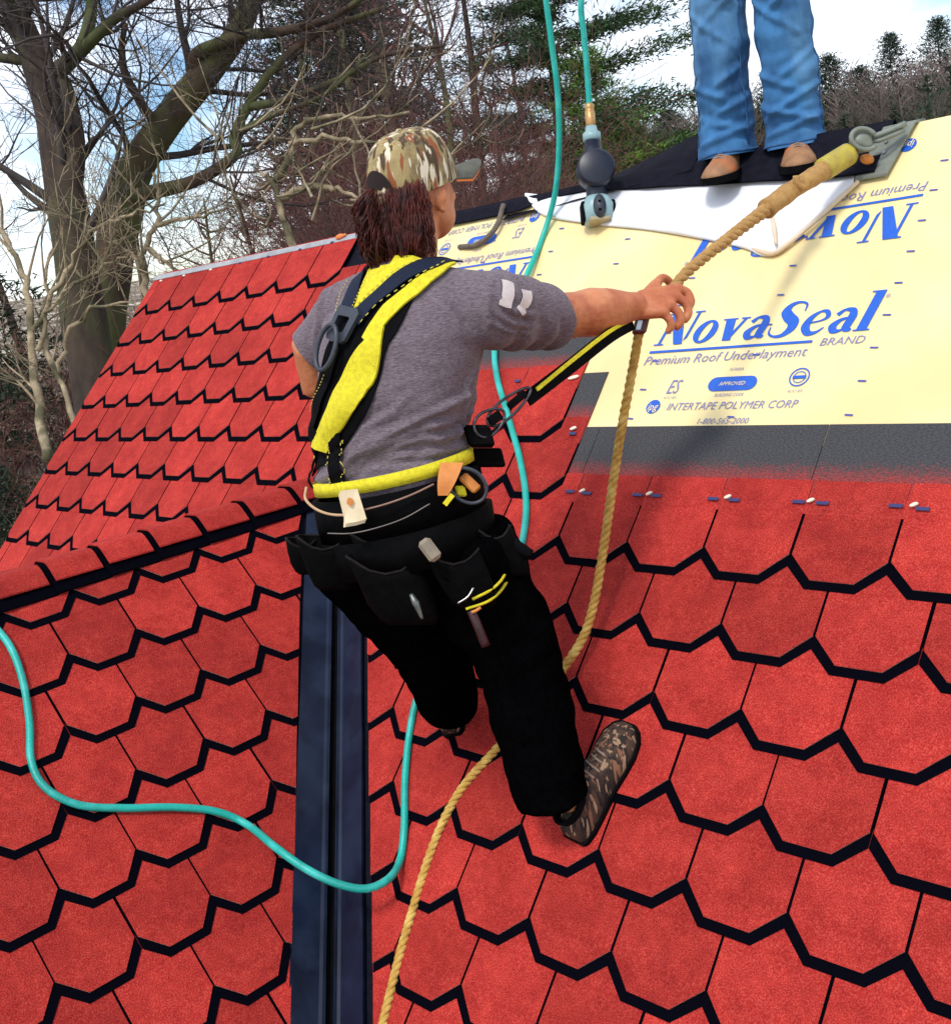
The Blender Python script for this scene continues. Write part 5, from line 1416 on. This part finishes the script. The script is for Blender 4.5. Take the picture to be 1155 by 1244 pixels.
for s_, e_, h_ in ((sh[0], el0, hand), (sh[1], el1, h1)):
    capsule(b, s_, .06, e_, .045); capsule(b, e_, .046, h_, .030)
    d = (h_ - e_).normalized(); sd_ = d.cross(jf).normalized(); capsule(b, h_, .026, h_ + d * .06, .032)
    for k in range(4):
        q = h_ + d * .085 + sd_ * (.027 - .018 * k); pp = smooth_path([q, q + d * .035, q + d * .045 + jf * .025, q + d * .025 + jf * .035], n=3); b.tube(pp, list(np.linspace(.0095, .008, len(pp))), 8)
    pp = smooth_path([h_ + d * .02 + sd_ * .03, h_ + d * .05 + sd_ * .055, h_ + d * .075 + sd_ * .05 + jf * .02], n=3); b.tube(pp, list(np.linspace(.012, .009, len(pp))), 8)
for hp_, kn_, an_ in ((jL_hp, jL_kn, jL_an), (jR_hp, jR_kn, jR_an)): limb(b, [hp_, kn_, kn_.lerp(an_, .4), an_, an_ - U * .03], [.085, .055, .052, .038, .038], 14)
link('body', remesh('body', b, .007, 3, .45), jm, [M_SKIN])
b = MB(); rows = []
for t in np.linspace(0, 1, 9):
    s = max(.03, math.cos(t * math.pi / 2) ** .6); rows.append([hd2 + jr * .083 * s * math.cos(a) + jf * .104 * s * math.sin(a) + U * (.02 + .11 * math.sin(t * math.pi / 2)) for a in np.linspace(0, 2 * math.pi, 28, endpoint=False)])
b.rings(rows, 0); b.build('knit_hat', [mat('dark_knit', (.03, .03, .035), (.05, .05, .055), scale=80, rough=.95)], jm, True)
for an_, nm in ((jL_an, 'boot'), (jR_an, 'boot')):
    base = an_ - U * .075
    f2 = (jf + (-jr if an_ is jL_an else jr) * .12).normalized()
    shoe(base - f2 * .085 - U * .005, base + f2 * .20 - U * .045, 'boot', M_BOOT, jm, 1.15, up=U, collar=False)

# ------------------------------------------------------------------ ground, trees, far hillside
M_GROUND = mat('leaf_litter', (.20, .145, .085), (.095, .075, .045), scale=.9, rough=.95, bump=.5, bscale=9, detail=8, c3=(.50, .44, .34), s3=.55, lo=.35, hi=.65)
M_BARK = mat('dark_bark', (.075, .050, .034), (.030, .021, .016), scale=7, rough=.95, bump=.8, bscale=26, stretch=(1, 1, .3), c3=(.085, .10, .035), s3=1.6)
M_BARK2 = mat('brown_bark', (.115, .070, .045), (.05, .032, .023), scale=7, rough=.95, bump=.8, bscale=26, stretch=(1, 1, .3), c3=(.11, .12, .045), s3=2.2)
M_TWIG = mat('grey_twigs', (.085, .068, .060), (.045, .036, .034), scale=3, rough=.9)
M_TWIGR = mat('russet_twigs', (.215, .090, .070), (.10, .045, .038), scale=2, rough=.9)
M_PALE = mat('pale_branch', (.44, .35, .22), (.20, .15, .09), scale=9, rough=.95, bump=.9, bscale=40, c3=(.10, .09, .045), s3=5, detail=7)
M_NEEDLE = mat('spruce_needles', (.022, .045, .016), (.008, .020, .008), scale=4, rough=.8, rand=.15)
M_PINE = mat('pine_needles', (.150, .270, .022), (.040, .105, .014), scale=2.5, rough=.75)
M_PINED = mat('dark_pine_needles', (.050, .100, .026), (.014, .036, .012), scale=2.2, rough=.8)
M_FARW = mat('far_bare_wood', (.21, .155, .14), (.12, .09, .08), scale=.25, rough=.95, c3=(.05, .065, .035), s3=.12)  # bark colour paled to stand in for distance haze
HC = Vector((.6, -1.2, 0))
def gz(x, y):
    d = Vector((x, y, 0)) - HC; r = d.length; az = math.atan2(d.y, d.x)
    w = max(0.0, min(1.0, .5 + 1.2 * (d.dot(Vector((-.75, .66, 0))) / max(r, .1))))     # the bank rises behind the house
    z = -.5 + .085 * (r - 10) if r < 22 else .52 + .034 * (r - 22)
    if r < 10: z = -.5 - .26 * (10 - r)
    if r > 120: z = .52 + .034 * 98 + .01 * (r - 120)
    z += (.22 * noise.noise(Vector((x * .3, y * .3, 0))) + .06 * noise.noise(Vector((x, y, 3)))) * min(1, r / 8)
    low = -3.3 - .01 * max(0, r - 20)
    return max(-3.35, low + (z - low) * w) if r < 22 else low + (z - low) * w
b = MB(); rows = []
for r in list(np.linspace(.5, 24, 48)) + list(np.geomspace(26, 900, 26)):
    rows.append([(HC.x + r * math.cos(a), HC.y + r * math.sin(a), gz(HC.x + r * math.cos(a), HC.y + r * math.sin(a))) for a in np.linspace(0, 2 * math.pi, 120, endpoint=False)])
b.rings(rows, 0, True, False)
gr = b.build('ground', [M_GROUND], None, True); tag(gr, kind='structure')

tr = random.Random(11)
def rv(s=1.0): return Vector((tr.gauss(0, 1), tr.gauss(0, 1), tr.gauss(0, 1))) * s
def branch(b, p, d, ln, r, lvl, kids, droop=0.0, sides=None, bend=.16, upb=.10):
    """one bending branch, then its side branches"""
    n = 5 if lvl > 1 else 4
    pts = [p.copy()]; dd_ = d.normalized()
    for i in range(n):
        dd_ = (dd_ + rv(bend) + U * (upb - droop)).normalized(); pts.append(pts[-1] + dd_ * ln / n)
    rads = [max(.0022, r * (1 - .72 * i / n)) for i in range(n + 1)]
    b.tube(pts, rads, sides or (7 if r > .03 else 4 if r > .010 else 3), cap=False)
    if lvl <= 0: return
    for k in range(kids[lvl - 1]):
        t = tr.uniform(.18, 1.0); i = min(n - 1, int(t * n)); q = pts[i].lerp(pts[i + 1], t * n - i)
        ax = (pts[i + 1] - pts[i]).normalized(); side = (rv() - ax * rv().dot(ax)).normalized()
        nd = (ax * tr.uniform(.35, .9) + side * tr.uniform(.5, 1.0)).normalized()
        branch(b, q, nd, ln * tr.uniform(.38, .66), max(.0022, rads[i] * tr.uniform(.4, .62)), lvl - 1, kids, droop, None, bend, upb)
def limb_tree(name, label, base, limbs, mb_, mt, kids=(4, 5, 5), twl=1.0, group=None):
    t = thing(name, label, 'tree', base, group)
    tw = MB()
    for li, (pts, r0, r1, nk, part) in enumerate(limbs):
        P = smooth_path(pts, n=6); m = len(P)
        rad = [(r0 + (r1 - r0) * i / (m - 1)) * (1 + .10 * noise.noise(P[i] * 2.3)) for i in range(m)]
        lb = MB(); lb.tube(P, rad, 14 if r0 > .08 else 8); lb.build(part, [mb_], t, True)
        for k in range(nk):
            i = tr.randrange(int(m * .25), m); i = min(i, m - 2)
            ax = (P[i + 1] - P[i]).normalized(); s = rv(); s = (s - ax * s.dot(ax)).normalized()
            nd = (ax * tr.uniform(.3, .9) + s * tr.uniform(.5, 1.0) + U * .15).normalized()
            branch(tw, P[i], nd, tr.uniform(.7, 1.7) * twl, max(.006, rad[i] * tr.uniform(.18, .34)), len(kids), kids, 0.02)
    tw.build('twigs', [mt], t, True)
    return t
# the big spreading tree on the left: trunk and fork
limb_tree('bare_tree', 'big dark bare tree with a forked trunk, nearest the left edge of the picture', (-6.5464, 1.8820, 0.6475), [
    ([(-6.0034, 1.6661, -0.8226), (-6.2524, 1.8152, -0.0365), (-6.3893, 1.9385, 0.7638), (-6.3892, 2.0094, 1.4204), (-6.4546, 2.0726, 1.8156), (-6.5199, 2.1359, 2.2107), (-6.5952, 2.1936, 2.6209), (-6.7074, 2.2107, 3.0270), (-6.7352, 2.1553, 3.3960), (-6.7896, 2.1167, 3.8992)], .21, .085, 14, 'trunk'),
    ([(-6.4250, 2.0912, 1.7770), (-6.3191, 2.1868, 2.1719), (-6.3745, 2.2585, 2.5605), (-6.4398, 2.2614, 2.7761)], .085, .05, 4, 'limb'),
    ([(-6.5440, 2.2249, 2.7745), (-6.2985, 2.2764, 2.8189), (-6.1246, 2.3414, 2.9075), (-6.0903, 2.4513, 3.1261), (-6.0956, 2.5449, 3.4211)], .075, .038, 10, 'limb'),
    ([(-6.1805, 2.3469, 2.8779), (-5.9501, 2.3898, 2.9446), (-5.7617, 2.4654, 3.0185), (-5.4973, 2.6188, 3.0838), (-5.2595, 2.7510, 3.1696)], .055, .022, 9, 'limb'),
    ([(-6.5992, 2.2813, 2.8941), (-6.7874, 2.1021, 2.9570), (-7.1279, 1.9289, 3.0744)], .05, .03, 7, 'limb')], M_BARK, M_TWIG, (3, 4, 4), 1.1)
limb_tree('bare_tree', 'leaning bare tree with mossy brown trunk and branches reaching over to the right', (-7.0349, 2.6982, 1.0558), [
    ([(-7.3406, 2.3936, 0.2260), (-7.1286, 2.6058, 1.0776), (-6.9747, 2.8486, 1.7582), (-6.8188, 2.9611, 2.0450), (-6.6211, 3.0944, 2.2611), (-6.3916, 3.2641, 2.4849), (-6.1543, 3.4350, 2.6879), (-5.9388, 3.5761, 2.8708), (-5.7688, 3.6661, 3.0462), (-5.6258, 3.7694, 3.3463)], .20, .075, 14, 'trunk'),
    ([(-6.1784, 3.4068, 2.6802), (-6.1302, 3.3583, 2.8294), (-5.9280, 3.4387, 2.8739), (-5.6605, 3.5785, 2.8883), (-5.2995, 3.6420, 2.8259), (-4.8589, 3.8088, 2.8181), (-4.4799, 3.9457, 2.9170)], .07, .02, 12, 'limb'),
    ([(-6.5204, 3.1610, 2.3634), (-6.4847, 3.0013, 2.4440), (-6.4672, 2.9214, 2.5969), (-6.4487, 2.8459, 2.7595), (-6.4792, 2.8928, 2.9957), (-6.4637, 2.9675, 3.1687)], .05, .02, 8, 'limb'),
    ([(-6.9781, 2.8687, 1.8287), (-6.4972, 2.9237, 1.8070), (-6.1197, 3.0263, 1.8083), (-5.8795, 3.1521, 1.8679), (-5.6728, 3.2551, 1.9654), (-5.6973, 3.2679, 2.0812), (-5.6407, 3.3956, 2.2816), (-5.4261, 3.5601, 2.5373), (-5.1466, 3.7716, 2.7269), (-4.8473, 3.9627, 2.7936), (-4.5426, 4.1499, 2.8312)], .065, .02, 18, 'limb'),
    ([(-5.6327, 3.4143, 2.3121), (-5.2274, 3.5386, 2.2898), (-4.8723, 3.7907, 2.3611), (-4.5251, 4.0464, 2.4679), (-4.1330, 4.3059, 2.4438)], .035, .012, 10, 'limb'),
    ([(-5.6711, 3.3112, 2.1269), (-5.3149, 3.4097, 2.1835), (-4.9143, 3.7198, 2.2832), (-4.4902, 4.1558, 2.6827)], .03, .012, 10, 'limb')], M_BARK2, M_TWIG, (3, 4, 4), 1.1)
# pale boughs of the brush behind the roof
pb = thing('bare_tree', 'small pale-barked tree with crooked branches just above the roof ridge', 'tree', (-4.8495, 2.8895, 0.9456))
for pts, r in (([(-4.5194, 2.7546, 0.8364), (-4.6461, 2.8623, 1.1124), (-4.7095, 2.8753, 1.3518), (-4.7604, 2.9046, 1.6000), (-4.8343, 2.8595, 1.7000)], .045), ([(-4.7290, 2.8998, 1.4863), (-4.5095, 2.9940, 1.5174), (-4.2851, 3.0654, 1.4649), (-4.0532, 3.1270, 1.3596)], .040), ([(-4.7604, 2.9046, 1.6000), (-4.6067, 2.9728, 1.7620), (-4.5821, 3.0658, 1.9607), (-4.3400, 3.1839, 1.9912), (-4.0804, 3.2880, 1.9245), (-3.7533, 3.4795, 1.9042)], .034),
               ([(-4.6107, 2.9964, 1.8447), (-4.3665, 3.1054, 1.8416), (-4.0724, 3.2403, 1.7573), (-3.8281, 3.3471, 1.7471)], .028), ([(-4.0532, 3.1270, 1.3596), (-4.0811, 3.0593, 1.2464), (-3.9186, 3.0212, 1.0646)], .03)):
    lb = MB(); P = [q + rv(.012) for q in smooth_path(pts, n=5)]; lb.tube(P, [w * (1 + .35 * noise.noise(q * 9)) for w, q in zip(np.linspace(r * .85, r * .3, len(P)), P)], 8); lb.build('bough', [M_PALE], pb, True)
tw = MB()
for k in range(26): branch(tw, Vector((-4.4002, 3.0101, 1.6648)) + Vector((tr.uniform(-.8, .8), tr.uniform(-.6, .6), tr.uniform(-.45, .35))), Vector((tr.uniform(-.4, 1), tr.uniform(-.2, 1), tr.uniform(-.3, .6))), tr.uniform(.5, 1.1), .011, 2, (3, 3))
tw.build('twigs', [M_PALE], pb, True)
for lab, sets in (('pale crooked bare shrub with long sweeping branches beside the left roof edge', (([(-5.0751, 0.8165, -0.0476), (-5.3537, 0.9658, 0.3871), (-5.5034, 1.1079, 0.8377), (-5.6641, 1.2239, 1.2458), (-5.7930, 1.1819, 1.5291), (-5.9691, 1.0745, 1.7671)], .042), ([(-5.1145, 1.0911, 0.0021), (-5.3324, 1.1458, 0.4087), (-5.5450, 1.2089, 0.8240), (-5.5476, 1.3104, 1.1342), (-5.6298, 1.4589, 1.3903)], .03), ([(-5.3671, 1.0449, 0.6646), (-5.3136, 1.2047, 0.9705), (-5.2072, 1.3594, 1.0939), (-4.9367, 1.5321, 1.1967), (-4.8387, 1.6434, 1.2172)], .022), ([(-5.4952, 1.1160, 0.8357), (-5.3497, 1.3902, 1.1910), (-5.1421, 1.5344, 1.4081), (-4.9859, 1.7309, 1.4979), (-4.6943, 1.8951, 1.5087)], .024), ([(-5.2603, 1.1133, 0.5300), (-5.1034, 1.2184, 0.7912), (-4.8869, 1.3402, 0.9139), (-4.6156, 1.4651, 0.8721)], .022))),
                  ('pale zigzag bare shrub standing between the leaning trunk and the roof ridge', (([(-5.4113, 1.8691, 0.5813), (-5.4024, 1.9971, 0.9338), (-5.4299, 2.0694, 1.2358), (-5.3846, 2.1935, 1.4617), (-5.4696, 2.3251, 1.6766), (-5.5034, 2.3420, 1.8340)], .040), ([(-5.4197, 2.0993, 1.2925), (-5.2499, 2.0988, 1.1992), (-5.0676, 2.0997, 1.0700)], .030), ([(-5.3919, 2.1764, 1.4338), (-5.1761, 2.2580, 1.4390), (-4.9374, 2.3600, 1.4321), (-4.7039, 2.4680, 1.4598)], .024), ([(-5.4198, 2.0396, 1.1152), (-5.5420, 1.9786, 1.3210), (-5.6760, 1.8663, 1.4113)], .02)))):
    st = thing('bare_shrub', lab, 'shrub', sets[0][0][0])
    tw = MB()
    for pts, r in sets:
        lb = MB(); P = [q + rv(.012) for q in smooth_path(pts, n=5)]; lb.tube(P, [w * (1 + .35 * noise.noise(q * 9)) for w, q in zip(np.linspace(r * .85, r * .28, len(P)), P)], 8); lb.build('bough', [M_PALE], st, True)
        for k in range(6):
            i = tr.randrange(3, len(P) - 1); branch(tw, P[i], (P[i] - P[i - 1]).normalized() + rv(.55), tr.uniform(.4, 1.0), r * .3, 2, (3, 3))
    tw.build('twigs', [M_PALE], st, True)

# smaller bare trees filling the bank, each its own thing
def px_dir(az): return Vector((math.cos(math.radians(az)), math.sin(math.radians(az)), 0))
C0 = Vector((cam.matrix_world[0][3], cam.matrix_world[1][3], 0))
def small_tree(az, dist, h, mt, label, lean=0.0, group='bare trees on the bank behind the house', kids=(4, 4, 4), nb=20, r=None):
    p = C0 + px_dir(az) * dist; p.z = gz(p.x, p.y) - .1
    t = thing('bare_tree', label, 'tree', p, group)
    top = p + U * h + Vector((tr.uniform(-.1, .1) + lean, tr.uniform(-.1, .1), 0)) * h
    P = smooth_path([p, p.lerp(top, .35) + rv(.06), p.lerp(top, .7) + rv(.08), top], n=5); r = r or .018 * h
    lb = MB(); lb.tube(P, list(np.linspace(r, r * .25, len(P))), 8); lb.build('trunk', [M_BARK2], t, True)
    tw = MB()
    for k in range(nb):
        i = tr.randrange(3, len(P) - 1); q = P[i]; a = tr.uniform(0, 6.28)
        branch(tw, q, Vector((math.cos(a), math.sin(a), tr.uniform(.3, 1.1))), h * tr.uniform(.16, .30), r * .30, len(kids), kids, 0, None, .14, .12)
    tw.build('twigs', [mt], t, True)
BANK = ('slender grey leafless tree on the bank behind the house', 'slender russet-twigged leafless tree on the bank behind the house')
for az, dist, h, mt in ((157, 18, 4.4, M_TWIG), (151, 19, 3.9, M_TWIG), (148, 14, 2.5, M_TWIGR), (145, 15, 2.7, M_TWIGR), (142.5, 18, 4.6, M_TWIGR),
                        (141, 15, 4.2, M_TWIGR), (139.5, 19, 6.3, M_TWIGR), (138, 16, 5.4, M_TWIGR), (136.8, 20, 6.4, M_TWIG), (135.5, 15, 4.6, M_TWIGR), (134, 18, 5.4, M_TWIGR), (132.7, 16, 3.3, M_TWIGR), (131.3, 23, 4.4, M_TWIG), (127, 22, 3.6, M_TWIG)):
    small_tree(az, dist, h, mt, BANK[mt is M_TWIGR], kids=(3, 4, 3), nb=15)
# brush: a tangle nobody could count
tb = MB()
for k in range(1350):
    az = tr.uniform(126, 163) if k < 800 else tr.uniform(132.5, 141); d0 = tr.uniform(8.8, 19) if az < 152 else tr.uniform(8.3, 17)
    p = C0 + px_dir(az) * d0; p.z = gz(p.x, p.y)
    hgt = (tr.uniform(.7, 2.4) if k >= 800 else tr.uniform(.5, 1.9) if az < 146 else tr.uniform(.3, 1.0)) * (.8 + .03 * d0)
    branch(tb, p, Vector((tr.uniform(-.5, .5), tr.uniform(-.5, .5), 1)), hgt, .009 + .002 * d0 / 10, 2, (6, 4), .02, None, .20, .02)
th_ = tb.build('brush', [M_TWIGR], None, True); tag(th_, 'tangled russet brush covering the bank behind the house', 'brush', kind='stuff')
tb = MB()
for k in range(230):
    az = tr.uniform(128, 163); d0 = tr.uniform(8.4, 16)
    p = C0 + px_dir(az) * d0; p.z = gz(p.x, p.y)
    branch(tb, p, Vector((tr.uniform(-.7, .7), tr.uniform(-.7, .7), 1)), tr.uniform(.4, 1.4), .010, 2, (5, 3), .03, None, .22, .0)
th_ = tb.build('dry_brush', [M_PALE], None, True); tag(th_, 'pale dry brush and dead stems in front of the russet brush', 'brush', kind='stuff')

# conifers
def needles(b, p, d, size, n, spread, wid=.11):
    for k in range(n):
        q = rv(spread); q.z *= .45; q += p; dr = (d + rv(.7)).normalized(); s = dr.cross(rv()).normalized() * size * wid
        l_ = size * tr.uniform(.6, 1.2)
        b.add([q - s, q + s, q + dr * l_], [(0, 1, 2)])
def conifer(label, az, dist, h, rad, m, seed_sz=.16, nb=90, per=10, bare=.12, droop=.25, irregular=.3, group=None, base=None, start=.0, nsz=.55):
    p = C0 + px_dir(az) * dist; p.z = gz(p.x, p.y) - .1
    if base is not None: p.z = base
    t = thing('conifer', label, 'tree', p, group)
    lb = MB(); P = [p + U * h * q + Vector((.02 * h * noise.noise(Vector((q * 3, az, 0))), 0, 0)) for q in np.linspace(0, 1, 8)]
    lb.tube(P, list(np.linspace(.016 * h, .003 * h, 8)), 8); lb.build('trunk', [M_BARK], t, True)
    cr = MB()
    for k in range(nb):
        q = bare + (1 - bare) * (k + tr.random()) / nb; a = k * 2.4 + tr.uniform(-.4, .4)
        L_ = rad * (1 - q) ** .75 * tr.uniform(1 - irregular, 1 + irregular) + .05 * h * .3
        o = p + U * h * q; d = Vector((math.cos(a), math.sin(a), .12))
        steps = max(3, int(L_ / (seed_sz * .9)))
        for i in range(1, steps + 1):
            tt = i / steps
            if tt < start: continue
            c = o + d * L_ * tt - U * droop * L_ * tt * tt
            needles(cr, c, (d + U * .12), seed_sz * nsz * tr.uniform(.8, 1.2), per, seed_sz * .62 * (.5 + tt * .6))
    cr.build('crown', [m], t)
CONS = 'conifers beyond the house'
conifer('dark spruce at the far left edge behind the forked tree', 162.5, 11.5, 4.6, 1.7, M_NEEDLE, .17, 110, 40, .02, .35, .35)
conifer('dark young spruce low down beside the left edge of the roof', 160.5, 9.4, 1.2, .75, M_NEEDLE, .11, 60, 40, .0, .3, .3)
conifer('tall dark spruce rising behind the reddish trees left of the hose', 139.6, 22, 8.6, 2.3, M_NEEDLE, .26, 150, 85, .03, .3, .3, nsz=.6)
conifer('open-crowned green pine standing right of the hanging hose', 128.0, 17, 3.6, 1.5, M_PINE, .20, 44, 90, .10, -.05, .5, start=.2, nsz=.42)
conifer('dark pine with ragged layered crown directly behind the hanging nailer hose', 129.6, 18, 7.8, 2.3, M_PINED, .26, 80, 150, .06, .03, .45, start=.12, nsz=.45)
conifer('short bright green bushy pine beside the black felt fold', 126.8, 19, 2.7, 1.4, M_PINE, .22, 50, 80, .05, -.05, .4, nsz=.42)
for az, dist, h, lab in ((124.3, 60, 4.4, 'grey-green conifer on the far hillside just left of the jeans'), (119.4, 62, 5.6, 'dark conifer on the far hillside seen between the two jeans legs'), (116.9, 66, 5.9, 'broad dark green conifer on the far hillside just right of the jeans'),
                         (115.6, 70, 5.4, 'pointed dark conifer on the far hillside, second right of the jeans'), (114.2, 74, 6.9, 'tall conifer on the far skyline near the right edge'), (112.2, 70, 6.9, 'dark conifer on the far skyline at the right edge')):
    conifer(lab, az, dist, h, 2.7, M_NEEDLE, .36, 120, 20, .05, .25, .4, nsz=.7)
# the far wood: one mass of trunks and fine crowns
fb = MB()
for k in range(520):
    az = tr.uniform(108, 131); d0 = tr.uniform(52, 105)
    p = C0 + px_dir(az) * d0; p.z = gz(p.x, p.y) - .2; h = tr.uniform(2.6, 4.6)
    top = p + U * h + Vector((tr.uniform(-.4, .4), tr.uniform(-.4, .4), 0)); fb.tube([p, p.lerp(top, .5) + rv(.1), top], [.09, .06, .02], 4, cap=False)
    for j in range(64):
        q = p.lerp(top, tr.uniform(.25, 1)); a = tr.uniform(0, 6.28); e = q + Vector((math.cos(a), math.sin(a), tr.uniform(.3, 1.4))) * tr.uniform(.4, 1.2)
        fb.tube([q, q.lerp(e, .5) + rv(.08), e], [.018, .013, .006], 3, cap=False)
fw = fb.build('far_wood', [M_FARW], None); tag(fw, 'brown leafless wood covering the far hillside', 'wood', kind='stuff')

fe = MB()
for k in range(130):
    az = tr.uniform(108, 131); d0 = tr.uniform(50, 100); p = C0 + px_dir(az) * d0; p.z = gz(p.x, p.y); h = tr.uniform(2.2, 4.8)
    fe.tube([p, p + U * h], [.08, .02], 4, cap=False)
    for j in range(26):
        q = (j + tr.random()) / 26; w = h * .22 * (1 - q) + .08
        needles(fe, p + U * h * q + Vector((tr.gauss(0, w * .5), tr.gauss(0, w * .5), 0)), Vector((tr.gauss(0, 1), tr.gauss(0, 1), .2)), .34, 9, w * .45)
fo = fe.build('far_evergreens', [M_NEEDLE], None); tag(fo, 'small dark evergreens scattered through the brown hillside wood', 'wood', kind='stuff')
